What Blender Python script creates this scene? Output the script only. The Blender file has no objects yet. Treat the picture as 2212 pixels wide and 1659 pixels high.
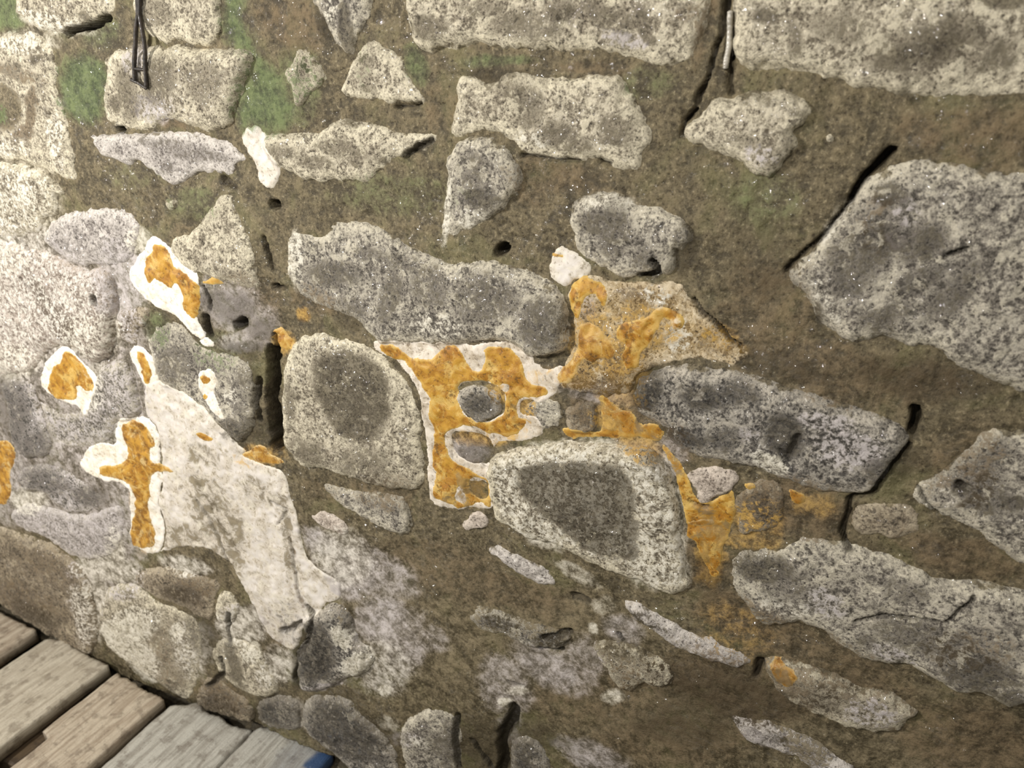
import bpy, math
import numpy as np

# ------------------------------------------------------------------ camera, world, lights, exposure
SC = bpy.context.scene
COL = SC.collection
F_PX, W_PX, H_PX = 1659.0, 2212.0, 1659.0
PITCH = math.atan(730 / 1659.0)
YAW = math.radians(26.2)
CAM_H, CAM_D = 1.45, 0.9165
cam = bpy.data.cameras.new('camera')
cam.sensor_width = 36.0
cam.lens = 36.0 * F_PX / W_PX
cam.clip_start = 0.05
co = bpy.data.objects.new('camera', cam)
COL.objects.link(co)
co.location = (0, -CAM_D, CAM_H)
co.rotation_euler = (math.pi / 2 - PITCH, 0, YAW)
cam.dof.use_dof = True
cam.dof.focus_distance = 1.15
cam.dof.aperture_fstop = 5.0
SC.camera = co

SC.view_settings.view_transform = 'Standard'
SC.view_settings.look = 'None'
SC.view_settings.gamma = 1.0
SC.view_settings.use_curve_mapping = False
SC.view_settings.exposure = 0.16

world = bpy.data.worlds.new('world')
SC.world = world
world.use_nodes = True
world.node_tree.nodes['Background'].inputs[0].default_value = (1.0, 0.96, 0.88, 1)
world.node_tree.nodes['Background'].inputs[1].default_value = 0.27


def lamp(name, loc, target, size, energy, color):
    d = bpy.data.lights.new(name, 'AREA')
    d.shape = 'DISK'
    d.size = size
    d.energy = energy
    d.color = color
    o = bpy.data.objects.new(name, d)
    COL.objects.link(o)
    o.location = loc
    v = np.array(target, float) - np.array(loc, float)
    import mathutils
    o.rotation_euler = mathutils.Vector(v).to_track_quat('-Z', 'Y').to_euler()
    return o


lamp('passage_lamp', (-2.05, -1.55, 1.75), (-1.45, 0, 0.9), 0.18, 42.0, (1.0, 0.965, 0.915))
lamp('ceiling_lamp', (-0.45, -1.35, 2.0), (-0.35, 0, 1.0), 0.12, 10.5, (1.0, 0.965, 0.92))


# ------------------------------------------------------------------ picture <-> wall geometry
def ray(u, v):
    x = (u - 1106.0) / F_PX
    y = -(v - 829.5) / F_PX
    fw = math.cos(PITCH) + y * math.sin(PITCH)
    up = y * math.cos(PITCH) - math.sin(PITCH)
    hx, hy = -math.sin(YAW), math.cos(YAW)
    rx, ry = math.cos(YAW), math.sin(YAW)
    return fw * hx + x * rx, fw * hy + x * ry, up


def onwall(u, v, y=0.0):
    dx, dy, dz = ray(u, v)
    t = (CAM_D + y) / dy
    return (t * dx, CAM_H + t * dz)


def onfloor(u, v, z=0.0):
    dx, dy, dz = ray(u, v)
    t = (z - CAM_H) / dz
    return (t * dx, -CAM_D + t * dy)


def poly(pts, y=0.0):
    return np.array([onwall(u, v, y) for u, v in pts])


# ------------------------------------------------------------------ numpy noise
def _hash(ix, iy, seed):
    h = (ix.astype(np.int64) * 374761393 + iy.astype(np.int64) * 668265263 + seed * 1442695041) & 0xFFFFFFFF
    h = ((h ^ (h >> 13)) * 1274126177) & 0xFFFFFFFF
    h = (h ^ (h >> 16)) & 0xFFFFFFFF
    return h / 4294967295.0


def vnoise(x, y, seed=0):
    ix = np.floor(x); iy = np.floor(y)
    fx = x - ix; fy = y - iy
    fx = fx * fx * (3 - 2 * fx); fy = fy * fy * (3 - 2 * fy)
    a = _hash(ix, iy, seed); b = _hash(ix + 1, iy, seed)
    c = _hash(ix, iy + 1, seed); d = _hash(ix + 1, iy + 1, seed)
    return (a * (1 - fx) + b * fx) * (1 - fy) + (c * (1 - fx) + d * fx) * fy * 1.0


def fbm(x, y, freq, octs=4, seed=0, gain=0.5):
    s = np.zeros_like(x); amp = 1.0; tot = 0.0
    for k in range(octs):
        s += amp * (vnoise(x * freq + 17.3 * k, y * freq - 9.1 * k, seed + k) * 2 - 1)
        tot += amp; amp *= gain; freq *= 2.03
    return s / tot


def sstep(x, a, b):
    t = np.clip((x - a) / (b - a), 0, 1)
    return t * t * (3 - 2 * t)


# ------------------------------------------------------------------ shared wall grid
def axis(a, b, h0, h1, knee):
    xs = [b]
    while xs[-1] > a:
        x = xs[-1]
        t = min(1.0, max(0.0, (knee - x) / (knee - a)))
        xs.append(x - (h0 + (h1 - h0) * t))
    return np.array(xs[::-1])


GX = axis(-2.75, 0.85, 0.0026, 0.0050, -0.5)
GZ = np.arange(-0.30, 1.86, 0.0029)
NX, NZ = len(GX), len(GZ)
X, Z = np.meshgrid(GX, GZ)
WX = X + 0.004 * fbm(X, Z, 45, 3, 51)
WZ = Z + 0.004 * fbm(X, Z, 45, 3, 61)


def bbox_slice(x0, x1, z0, z1):
    i0 = max(0, np.searchsorted(GX, x0) - 1); i1 = min(NX, np.searchsorted(GX, x1) + 2)
    j0 = max(0, np.searchsorted(GZ, z0) - 1); j1 = min(NZ, np.searchsorted(GZ, z1) + 2)
    return slice(j0, j1), slice(i0, i1)


def chaikin(p):
    q = np.roll(p, -1, 0)
    return np.stack([0.8 * p + 0.2 * q, 0.2 * p + 0.8 * q], 1).reshape(-1, 2)


def sdist(P, x, z):
    """signed distance to polygon P, positive inside"""
    d = np.full(x.shape, 1e9)
    inside = np.zeros(x.shape, bool)
    n = len(P)
    for k in range(n):
        ax, az = P[k]; bx, bz = P[(k + 1) % n]
        ex, ez = bx - ax, bz - az
        L = ex * ex + ez * ez + 1e-12
        t = np.clip(((x - ax) * ex + (z - az) * ez) / L, 0, 1)
        d = np.minimum(d, (x - ax - t * ex) ** 2 + (z - az - t * ez) ** 2)
        if abs(ez) > 1e-12:
            cr = ((az > z) != (bz > z)) & (x < ex * (z - az) / ez + ax)
            inside ^= cr
    d = np.sqrt(d)
    return np.where(inside, d, -d)


def field(P, margin=0.02, warp=True, seed=0, amp=0.004):
    sl = bbox_slice(P[:, 0].min() - margin, P[:, 0].max() + margin, P[:, 1].min() - margin, P[:, 1].max() + margin)
    x = X[sl]; z = Z[sl]
    f = sdist(P, x, z)
    if amp:
        f = f + amp * fbm(x, z, 55, 4, 100 + seed, 0.6)
    return sl, f


# ---- cracks and holes: (points in the photograph, half width px, depth m, tint of grime and painted shade)
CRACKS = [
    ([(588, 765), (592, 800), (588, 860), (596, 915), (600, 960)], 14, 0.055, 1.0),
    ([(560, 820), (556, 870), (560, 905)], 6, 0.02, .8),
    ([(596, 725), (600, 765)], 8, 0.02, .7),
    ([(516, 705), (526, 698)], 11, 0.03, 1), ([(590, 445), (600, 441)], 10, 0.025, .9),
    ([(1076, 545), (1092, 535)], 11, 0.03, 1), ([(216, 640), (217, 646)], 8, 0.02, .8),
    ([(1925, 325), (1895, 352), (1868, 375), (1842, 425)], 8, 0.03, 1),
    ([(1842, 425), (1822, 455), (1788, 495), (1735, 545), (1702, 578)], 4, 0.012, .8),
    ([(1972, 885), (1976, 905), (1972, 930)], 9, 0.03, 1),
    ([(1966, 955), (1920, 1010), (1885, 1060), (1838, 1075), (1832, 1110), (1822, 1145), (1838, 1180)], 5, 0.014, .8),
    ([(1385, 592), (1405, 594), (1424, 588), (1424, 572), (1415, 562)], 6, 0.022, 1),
    ([(148, 74), (172, 64), (200, 54), (240, 40)], 7, 0.040, 1.0), ([(262, 277), (272, 278)], 6, 0.015, 1),  # first crack: tint paints the black shade under the stone edge
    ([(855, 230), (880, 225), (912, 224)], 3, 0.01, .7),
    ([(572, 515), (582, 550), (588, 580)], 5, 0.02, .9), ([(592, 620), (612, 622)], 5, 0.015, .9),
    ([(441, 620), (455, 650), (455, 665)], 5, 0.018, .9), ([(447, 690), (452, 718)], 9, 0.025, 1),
    ([(880, 335), (905, 318), (930, 300)], 7, 0.012, .9),  # tint paints the shade at the long stone's tip
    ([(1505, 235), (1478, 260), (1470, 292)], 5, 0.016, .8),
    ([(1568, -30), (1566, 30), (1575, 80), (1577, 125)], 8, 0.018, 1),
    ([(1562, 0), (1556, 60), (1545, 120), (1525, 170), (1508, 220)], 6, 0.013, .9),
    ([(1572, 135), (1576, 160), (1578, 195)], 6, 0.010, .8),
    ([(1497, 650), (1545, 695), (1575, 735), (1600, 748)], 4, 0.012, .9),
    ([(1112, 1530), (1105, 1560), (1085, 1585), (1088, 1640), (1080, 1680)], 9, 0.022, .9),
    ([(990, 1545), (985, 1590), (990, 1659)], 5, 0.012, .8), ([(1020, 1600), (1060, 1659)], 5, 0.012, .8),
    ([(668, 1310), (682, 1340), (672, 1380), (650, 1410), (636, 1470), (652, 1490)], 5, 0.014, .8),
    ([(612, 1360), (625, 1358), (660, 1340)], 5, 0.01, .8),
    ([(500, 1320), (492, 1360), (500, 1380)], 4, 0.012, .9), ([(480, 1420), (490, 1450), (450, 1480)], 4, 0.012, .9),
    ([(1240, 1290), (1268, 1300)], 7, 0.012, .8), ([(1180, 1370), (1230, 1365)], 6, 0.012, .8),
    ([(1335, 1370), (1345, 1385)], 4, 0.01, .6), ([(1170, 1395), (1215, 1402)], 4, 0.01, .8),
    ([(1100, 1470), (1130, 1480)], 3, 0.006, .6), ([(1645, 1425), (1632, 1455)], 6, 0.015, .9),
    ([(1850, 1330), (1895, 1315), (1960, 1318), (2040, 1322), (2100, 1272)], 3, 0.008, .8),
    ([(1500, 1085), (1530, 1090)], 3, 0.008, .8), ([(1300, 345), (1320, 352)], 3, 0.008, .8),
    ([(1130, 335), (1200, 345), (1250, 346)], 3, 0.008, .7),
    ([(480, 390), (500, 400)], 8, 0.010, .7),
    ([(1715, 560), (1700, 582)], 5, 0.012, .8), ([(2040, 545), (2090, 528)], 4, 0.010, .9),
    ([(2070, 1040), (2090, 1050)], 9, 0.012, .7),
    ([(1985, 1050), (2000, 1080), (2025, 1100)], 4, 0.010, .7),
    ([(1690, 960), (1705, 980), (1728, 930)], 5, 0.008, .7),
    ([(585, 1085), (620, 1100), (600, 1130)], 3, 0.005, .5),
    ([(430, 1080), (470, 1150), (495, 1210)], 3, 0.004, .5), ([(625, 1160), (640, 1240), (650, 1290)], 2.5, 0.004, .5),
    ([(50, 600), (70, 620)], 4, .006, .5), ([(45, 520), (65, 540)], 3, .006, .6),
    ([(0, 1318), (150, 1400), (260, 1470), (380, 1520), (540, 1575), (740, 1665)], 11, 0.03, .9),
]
CR = np.zeros_like(X)
DIRT_SHADE = np.zeros_like(X)  # dark tint along cracks: grime plus shade put into the colour
for pts, wpx, dep, dirt_shade in CRACKS:
    P = poly(pts)
    cu, cv = pts[len(pts) // 2]
    e = np.hypot(*(np.array(onwall(cu, cv + 10)) - np.array(onwall(cu, cv)))) / 10
    wd = max(wpx * e, 0.0022)
    sl = bbox_slice(P[:, 0].min() - 4 * wd, P[:, 0].max() + 4 * wd, P[:, 1].min() - 4 * wd, P[:, 1].max() + 4 * wd)
    x = WX[sl]; z = WZ[sl]
    d = np.full(x.shape, 1e9)
    for k in range(len(P) - 1):
        ax, az = P[k]; ex, ez = P[k + 1] - P[k]
        t = np.clip(((x - ax) * ex + (z - az) * ez) / (ex * ex + ez * ez + 1e-12), 0, 1)
        d = np.minimum(d, np.hypot(x - ax - t * ex, z - az - t * ez))
    d = d * (1 + 0.35 * fbm(x, z, 60, 3, 7))
    CR[sl] = np.maximum(CR[sl], dep * (1 - sstep(d, 0.45 * wd, 1.25 * wd)))
    DIRT_SHADE[sl] = np.maximum(DIRT_SHADE[sl], dirt_shade * (1 - sstep(d, 0.6 * wd, 1.7 * wd)))

# ------------------------------------------------------------------ stain masks (surface colour of the wall, plus a little painted shade)
# channels: 0 dark grime and painted shade, 1 pale mineral bloom, 2 green algae, 3 brown / rust, 4 olive mortar film, 5 lilac-grey calcite, 6 ochre specks
MASK = np.zeros((7,) + X.shape, np.float32)


def blob(ch, u, v, ru, rv, ang=0.0, s=1.0, soft=0.45):
    c = np.array(onwall(u, v)); a = math.radians(ang)
    e1 = np.array(onwall(u + ru * math.cos(a), v + ru * math.sin(a))) - c
    e2 = np.array(onwall(u - rv * math.sin(a), v + rv * math.cos(a))) - c
    m = 1.7 * (np.abs(e1) + np.abs(e2))
    sl = bbox_slice(c[0] - m[0], c[0] + m[0], c[1] - m[1], c[1] + m[1])
    x = WX[sl] - c[0]; z = WZ[sl] - c[1]
    det = e1[0] * e2[1] - e1[1] * e2[0]
    p = (x * e2[1] - z * e2[0]) / det; q = (z * e1[0] - x * e1[1]) / det
    r = np.hypot(p, q) * (1 + 0.30 * fbm(X[sl], Z[sl], 24, 4, 31 + ch))
    m_ = s * (1 - sstep(r, 1 - soft, 1 + soft))
    MASK[ch][sl] = np.maximum(MASK[ch][sl], m_)


def patch(ch, pts, s=1.0, soft=0.010, y=-0.012):
    P = chaikin(poly(pts, y))
    sl, f = field(P, 0.03, seed=ch * 7, amp=0.008)
    MASK[ch][sl] = np.maximum(MASK[ch][sl], s * sstep(f, -soft, soft))


# STAINS (edited below)
DK, PA, GR, BR, OL, LI, OC = range(7)
# algae on the mortar
patch(GR, [(135,150),(160,122),(200,118),(232,140),(235,200),(226,250),(200,268),(165,262),(140,235),(130,190)], .95, .02, 0)
patch(GR, [(485,-20),(525,-20),(535,60),(560,120),(600,160),(622,200),(640,240),(620,280),(590,288),(555,275),(520,278),(505,245),(530,180),(550,130),(520,105),(485,85)], .9, .02, 0)
patch(GR, [(-40,-20),(44,-20),(44,30),(66,52),(50,66),(0,68),(-40,68)], .8, .015, 0)
patch(GR, [(175,72),(205,56),(250,38),(268,50),(262,90),(230,112),(195,100)], .5, .02, 0)
blob(GR, 900, 140, 26, 50, -20, .6); blob(GR, 1080, 130, 80, 14, 0, .55); blob(GR, 790, 140, 20, 60, 0, .2)
blob(GR, 640, 180, 50, 80, 0, .45); blob(GR, 850, 420, 160, 50, 0, .28); blob(GR, 420, 440, 60, 40, 0, .35)
blob(GR, 280, 380, 80, 30, 0, .2); blob(GR, 1400, 180, 70, 40, 0, .3); blob(GR, 1650, 430, 90, 60, 0, .3)
# brown mortar
blob(BR, 640, 60, 60, 60, 0, .7); blob(BR, 590, 30, 40, 50, 0, .6); blob(BR, 1520, 60, 22, 90, 15, .5)
blob(BR, 1200, 385, 110, 35, 5, .55); blob(BR, 950, 240, 40, 60, 0, .35); blob(BR, 2100, 290, 150, 60, 0, .65)
blob(BR, 1150, 400, 40, 60, 0, .5)
blob(BR, 1650, 680, 120, 120, 30, .5); blob(BR, 1800, 800, 200, 60, 15, .6); blob(BR, 1950, 830, 150, 50, 0, .6)
blob(BR, 2080, 1000, 90, 90, 0, .5); blob(BR, 2080, 1200, 150, 40, 15, .75); blob(BR, 1700, 1100, 130, 60, 10, .8)
blob(BR, 1600, 1330, 150, 50, 25, .7); blob(BR, 1800, 1440, 200, 60, 25, .55); blob(BR, 1600, 1480, 200, 80, 10, .7)
blob(BR, 2100, 1600, 200, 80, 10, .7); blob(BR, 1300, 1500, 200, 80, 0, .45); blob(BR, 950, 1230, 150, 60, 15, .45)
blob(BR, 1100, 1280, 150, 40, 15, .5); blob(BR, 1450, 1600, 200, 60, 0, .55)
blob(BR, 390, 480, 40, 25, 0, .3); blob(BR, 520, 620, 60, 40, 0, .4); blob(BR, 560, 680, 50, 70, 0, .5)
blob(BR, 100, 640, 16, 70, -30, .95); blob(BR, 150, 700, 26, 60, -35, .95); blob(BR, 70, 590, 14, 30, -20, .8)
blob(BR, 75, 245, 9, 55, 8, .95); blob(BR, 78, 218, 16, 12, 0, .9); blob(BR, 60, 285, 22, 14, 0, .7)
blob(BR, 60, 160, 60, 14, 20, .5); blob(DK, 92, 130, 14, 12, -20, .8); blob(DK, 55, 140, 8, 6, 0, .7)
patch(OL, [(-60,178),(0,180),(32,195),(42,225),(38,262),(20,280),(-60,280)], 1, .008); blob(GR, 5, 250, 25, 25, 0, .6)
patch(BR, [(333,268),(345,258),(372,258),(402,275),(385,281),(345,279)], .9, .006)
# smooth dark film low on the wall
for a in ((1000,1250,120,60),(1250,1350,200,60),(1150,1450,200,70),(1400,1560,200,80),(1000,1420,120,90),(850,1320,120,80),(1750,1600,60,50),(2000,1640,200,60)):
    blob(OL, *a, 15, .7)
blob(DK, 1560, 1500, 170, 60, 10, .50); blob(DK, 1480, 1560, 120, 50, 0, .45); blob(DK, 1120, 1380, 60, 40, 0, .2)
blob(DK, 2000, 820, 150, 50, 10, .45); blob(DK, 1680, 790, 130, 30, 12, .45); blob(DK, 1650, 570, 100, 100, 0, .25)
blob(DK, 1060, 1610, 130, 60, 0, .55); blob(DK, 750, 1570, 100, 60, 30, .6); blob(DK, 600, 1540, 60, 40, 0, .7)
blob(DK, 1930, 1000, 60, 40, -20, .45)
blob(LI, 700, 1180, 60, 30, 35, .7); blob(LI, 760, 1240, 60, 60, 30, .75); blob(LI, 850, 1250, 60, 40, 30, .5); blob(LI, 830, 1340, 70, 50, 10, .7); blob(LI, 1180, 1440, 90, 40, 25, .6)
blob(LI, 870, 1400, 50, 70, 10, .55); blob(LI, 930, 1380, 50, 30, 0, .4); blob(LI, 1090, 1480, 60, 60, 10, .5); blob(LI, 1250, 1440, 60, 60, 10, .4)
blob(LI, 1280, 1630, 80, 30, 20, .6); blob(LI, 1340, 1360, 50, 30, 20, .55); blob(LI, 880, 1590, 40, 20, 0, .3)
blob(PA, 1240, 1240, 60, 16, 30, .35); blob(PA, 1120, 1490, 30, 10, 0, .5); blob(PA, 1300, 1310, 30, 20, 0, .3)
blob(PA, 1280, 1360, 14, 10, 40, .7); blob(PA, 1325, 1505, 22, 14, 0, .6); blob(PA, 1092, 1516, 16, 10, 0, .8)
blob(LI, 1100, 1570, 30, 40, 0, .3); blob(PA, 760, 1540, 14, 10, 0, .7); blob(PA, 830, 1490, 20, 14, 0, .5)
blob(PA, 840, 1560, 26, 16, 20, .4); blob(PA, 915, 1600, 26, 12, 20, .5); blob(PA, 870, 1450, 18, 24, 0, .3)
# far left mortar reads pale and worn
for a in ((20,560,60,40),(200,720,70,60),(30,780,60,40),(60,1080,40,30),(300,520,30,30)):
    blob(PA, *a, 0, .55)
blob(LI, 40, 1000, 30, 60, 0, .6); blob(LI, 235, 1130, 60, 60, 0, .6); blob(LI, 160, 990, 60, 20, 10, .5)
blob(LI, 60, 800, 60, 30, 0, .5); blob(PA, 250, 1190, 20, 60, 0, .5)
blob(LI, 260, 620, 60, 90, 0, .7); blob(PA, 210, 830, 30, 60, 0, .35)
for a in ((500,660,60,50,0,.6),(460,640,40,40,0,.5),(560,700,40,40,0,.5),(520,740,60,20,0,.5)):
    blob(LI, *a); blob(DK, a[0] + 10, a[1] + 10, a[2] * .8, a[3] * .7, 0, .6)
patch(LI, [(-60,470),(110,480),(230,600),(320,690),(330,800),(345,1000),(340,1200),(230,1230),(100,1150),(-60,1120)], .45, .03, 0)
patch(PA, [(-60,330),(110,350),(140,470),(110,560),(240,600),(200,760),(-60,760)], .32, .03, 0)
blob(LI, 1010, 975, 45, 30, 0, .6); blob(DK, 1020, 985, 50, 30, 0, .55); blob(LI, 1290, 840, 80, 30, 10, .55); blob(DK, 1290, 830, 80, 30, 0, .5)
blob(LI, 1440, 990, 40, 40, 30, .4)
# ochre specks and wash
blob(OC, 1280, 730, 50, 80, 0, .5); blob(OC, 1400, 700, 70, 50, 20, .45); blob(OC, 1350, 770, 50, 60, 0, .62); blob(OC, 1250, 820, 50, 24, 0, .6)
blob(OC, 1330, 850, 60, 30, 10, .5); blob(OC, 1320, 900, 50, 30, 0, .5); blob(OC, 1180, 815, 30, 20, 0, .4); blob(OC, 1560, 730, 60, 30, 30, .42)
blob(OC, 1535, 1200, 40, 70, 0, .5); blob(OC, 1640, 1130, 60, 50, 0, .36); blob(OC, 1760, 1090, 60, 30, 0, .28); blob(OC, 1020, 1050, 40, 50, 0, .3)
blob(OC, 1600, 1170, 90, 16, 0, .42); blob(OC, 1380, 960, 60, 24, 20, .6); blob(OC, 1130, 890, 30, 50, 0, .6); blob(OC, 1060, 945, 80, 18, 0, .55)
blob(OC, 1590, 1360, 90, 60, 25, .24); blob(OC, 1100, 835, 50, 40, 0, .5); blob(OC, 610, 740, 24, 24, 0, .6); blob(OC, 305, 1100, 20, 90, 0, .5)
blob(OC, 560, 985, 60, 24, 0, .5); blob(OC, 650, 680, 16, 16, 0, .6); blob(DK, 560, 930, 40, 30, 30, .6); blob(DK, 540, 830, 20, 80, 0, .4)
# bands on the smooth calcite sheet
blob(OL, 470, 1120, 50, 110, -28, .62); blob(OL, 400, 1160, 60, 30, 0, .6); blob(DK, 470, 1110, 10, 90, -30, .45); blob(OL, 560, 1060, 50, 22, 30, .5)
blob(OL, 440, 980, 40, 22, 30, .55); blob(OL, 620, 1150, 12, 110, -5, .6); blob(BR, 640, 1240, 10, 90, -12, .5); blob(BR, 590, 1350, 20, 60, -20, .5)
blob(DK, 625, 1330, 24, 40, 0, .6); blob(OL, 500, 1200, 30, 40, -20, .6)
for a in ((230,1230,70,30,10,.5),(200,1330,30,60,0,.35),(420,1400,40,60,0,.35),(520,1350,50,40,0,.5),(400,1220,60,20,10,.4),(640,1540,60,30,20,.3),(600,1440,40,40,0,.4),(830,1440,60,60,0,.35),(740,1210,70,60,30,.4),(200,1290,40,40,0,.4)):
    blob(PA, *a); blob(LI, *a)
blob(BR, 350, 1400, 60, 60, 0, .4); blob(BR, 480, 1500, 60, 30, 20, .5); blob(DK, 470, 1530, 50, 30, 20, .5); blob(DK, 510, 1430, 12, 60, -20, .7); blob(DK, 640, 1440, 14, 60, 0, .7)
patch(PA, [(1062,985),(1220,955),(1405,965),(1448,1020),(1472,1130),(1476,1220),(1488,1262),(1465,1282),(1380,1252),(1230,1188),(1100,1132),(1068,1105)], .42, .01, -.02)
blob(PA, 1400, 1190, 60, 70, 0, .6); blob(PA, 1160, 1150, 60, 26, 30, .55)
# marks on the stones
patch(DK, [(1115,1018),(1200,1010),(1330,1012),(1362,1060),(1358,1110),(1374,1150),(1360,1190),(1368,1225),(1290,1218),(1232,1188),(1185,1140),(1140,1095),(1112,1078)], .95, .008, -.03)
patch(BR, [(1118,1020),(1250,1015),(1340,1045),(1340,1110),(1300,1190),(1240,1180),(1190,1120),(1140,1080)], .6, .02, -.03)
patch(DK, [(670,790),(700,765),(760,770),(810,800),(830,850),(828,910),(800,960),(745,960),(710,920),(685,870),(672,830)], .9, .012, -.022)
blob(DK, 680, 970, 50, 25, 25, .55); blob(DK, 800, 1000, 60, 40, 15, .45); blob(DK, 640, 860, 14, 50, -10, .45); blob(BR, 830, 1060, 70, 40, 10, .5)
patch(DK, [(1870,110),(1930,85),(1990,55),(2060,45),(2120,60),(2100,105),(2030,150),(1960,160),(1890,150)], .85, .02, -.028)
blob(DK, 1660, 35, 26, 18, 0, .8); blob(DK, 1720, 90, 16, 40, 0, .45); blob(DK, 2140, 120, 60, 40, 0, .45); blob(DK, 1820, 60, 60, 40, 10, .35)
blob(DK, 2160, 5, 50, 14, 0, .9)
blob(DK, 1320, 35, 60, 24, 20, .6); blob(DK, 1400, 60, 16, 50, -25, .55); blob(DK, 1150, 55, 90, 30, 0, .45); blob(DK, 1230, 30, 40, 22, 0, .6)
blob(DK, 940, 60, 36, 26, 0, .6); blob(BR, 1490, 30, 30, 26, 0, .35); blob(LI, 1350, 85, 50, 20, 15, .6); blob(DK, 1060, 20, 60, 20, 0, .35)
blob(DK, 360, 170, 34, 60, 20, .6); blob(DK, 285, 200, 24, 60, -10, .5); blob(DK, 460, 180, 36, 50, 10, .4); blob(DK, 260, 225, 10, 20, -30, .7)
blob(LI, 300, 130, 30, 30, 0, .6); blob(LI, 340, 230, 50, 30, 0, .5); blob(DK, 368, 310, 50, 14, 10, .5); blob(DK, 430, 335, 60, 12, 5, .5); blob(DK, 370, 360, 14, 12, 0, .6)
blob(DK, 350, 30, 40, 30, 30, .3); blob(DK, 195, 35, 14, 10, 0, .7); blob(PA, 60, 90, 60, 30, 0, .4); blob(PA, 130, 50, 80, 20, 10, .6)
blob(PA, 130, 300, 20, 60, -10, .4); blob(PA, 20, 320, 50, 20, 0, .35); blob(PA, 40, 400, 90, 40, 15, .4); blob(PA, 0, 480, 60, 60, 0, .3)
blob(DK, 1060, 160, 60, 14, 5, .7); blob(DK, 1100, 190, 60, 20, 10, .55); blob(DK, 1150, 230, 30, 50, 0, .4); blob(DK, 1230, 300, 60, 30, 20, .55)
blob(DK, 1340, 270, 40, 26, 0, .5); blob(DK, 1330, 300, 30, 14, 0, .6); blob(PA, 1160, 300, 40, 16, 10, .5); blob(BR, 1280, 145, 90, 14, 0, .5)
blob(DK, 1050, 430, 36, 26, 0, .75); blob(DK, 1030, 370, 40, 40, 0, .35); blob(PA, 1030, 465, 30, 16, -20, .6); blob(PA, 970, 450, 8, 70, 8, .6)
blob(DK, 740, 320, 60, 20, 10, .45); blob(DK, 690, 350, 40, 16, 10, .5); blob(DK, 620, 325, 40, 14, 10, .4); blob(DK, 755, 268, 26, 10, 0, .6)
blob(DK, 915, 312, 26, 14, -30, 1.0); blob(DK, 890, 322, 14, 8, -20, .8); blob(DK, 775, 350, 14, 8, 30, .7); blob(DK, 830, 345, 12, 8, 0, .8)  # first two blobs paint shade on the long stone's tip
blob(DK, 1645, 215, 50, 14, 0, .45); blob(DK, 1620, 300, 40, 12, 10, .35); blob(LI, 1650, 330, 40, 30, 0, .4); blob(DK, 1720, 240, 20, 14, 0, .3)
blob(DK, 720, 590, 60, 30, 0, .55); blob(DK, 800, 545, 40, 16, 0, .4); blob(DK, 850, 640, 24, 60, 10, .5); blob(DK, 940, 620, 40, 50, 0, .4)
blob(DK, 1060, 640, 70, 60, 0, .45); blob(DK, 1190, 690, 50, 50, 0, .6); blob(PA, 640, 560, 14, 60, 0, .6); blob(DK, 760, 680, 40, 40, 30, .4); blob(BR, 680, 650, 60, 30, 20, .5)
blob(DK, 870, 560, 40, 16, 10, .4); blob(PA, 960, 700, 60, 30, 0, .3)
blob(DK, 700, 60, 14, 40, -20, .7); blob(DK, 750, 60, 16, 60, -3, .95); blob(PA, 720, 30, 14, 30, 0, .5)
blob(DK, 790, 130, 30, 14, 0, .5); blob(DK, 800, 190, 20, 8, 0, .5); blob(DK, 660, 150, 14, 20, 0, .4)
blob(DK, 1330, 500, 36, 60, 0, .55); blob(DK, 1290, 480, 40, 26, 0, .5); blob(DK, 1400, 560, 40, 30, 0, .35); blob(DK, 1480, 540, 24, 50, 10, .6); blob(PA, 1310, 435, 60, 20, 0, .5)
blob(DK, 1400, 840, 36, 50, 20, .85); blob(DK, 1520, 850, 60, 30, 10, .6); blob(DK, 1480, 940, 60, 20, 15, .6); blob(DK, 1700, 930, 36, 50, 0, .75)
blob(DK, 1600, 840, 50, 24, 10, .5); blob(DK, 1570, 940, 40, 30, 0, .4); blob(PA, 1670, 990, 40, 20, 20, .7); blob(LI, 1830, 960, 90, 40, 10, .5); blob(DK, 1900, 1000, 40, 30, -30, .5)
blob(LI, 1620, 930, 30, 20, 0, .4); blob(LI, 1780, 900, 60, 20, 15, .5)
for a in ((1900,520,60,40,-40,.6),(1850,560,60,60,-20,.5),(1990,520,60,40,-30,.6),(1980,600,70,26,-30,.5),(1830,600,40,40,0,.5),(1920,670,60,20,-20,.5),(2050,640,60,30,-30,.5),(1920,420,40,24,0,.6),(2090,590,50,24,-20,.4),(1770,680,14,30,-10,.8),(1910,700,26,30,0,.6)):
    blob(DK, *a)
blob(LI, 1950, 480, 40, 60, 20, .4); blob(PA, 1810, 470, 16, 60, 35, .4); blob(PA, 1780, 640, 20, 60, -30, .35); blob(BR, 1900, 480, 60, 60, 0, .3)
blob(DK, 1650, 1225, 70, 30, 10, .8); blob(DK, 1700, 1260, 60, 40, 0, .35); blob(DK, 1990, 1360, 120, 40, 15, .4); blob(DK, 2120, 1440, 80, 40, 10, .65)
blob(DK, 2180, 1480, 30, 24, 0, .7); blob(BR, 2080, 1380, 100, 50, 0, .35); blob(DK, 1960, 1260, 60, 24, 10, .3); blob(LI, 1780, 1290, 50, 30, 20, .4); blob(DK, 1870, 1370, 30, 14, 0, .4)
blob(PA, 1690, 1300, 60, 30, 20, .3); blob(LI, 1930, 1400, 60, 20, 20, .5)
blob(BR, 1690, 1450, 34, 20, 30, 1.0); blob(BR, 1685, 1445, 30, 18, 30, 1.0); blob(DK, 1780, 1500, 36, 30, 0, .45); blob(LI, 1880, 1530, 60, 30, 10, .5); blob(DK, 1850, 1480, 20, 14, 0, .3)
blob(LI, 1640, 1590, 40, 16, 30, .5); blob(DK, 1680, 1590, 30, 14, 20, .5)
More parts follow.
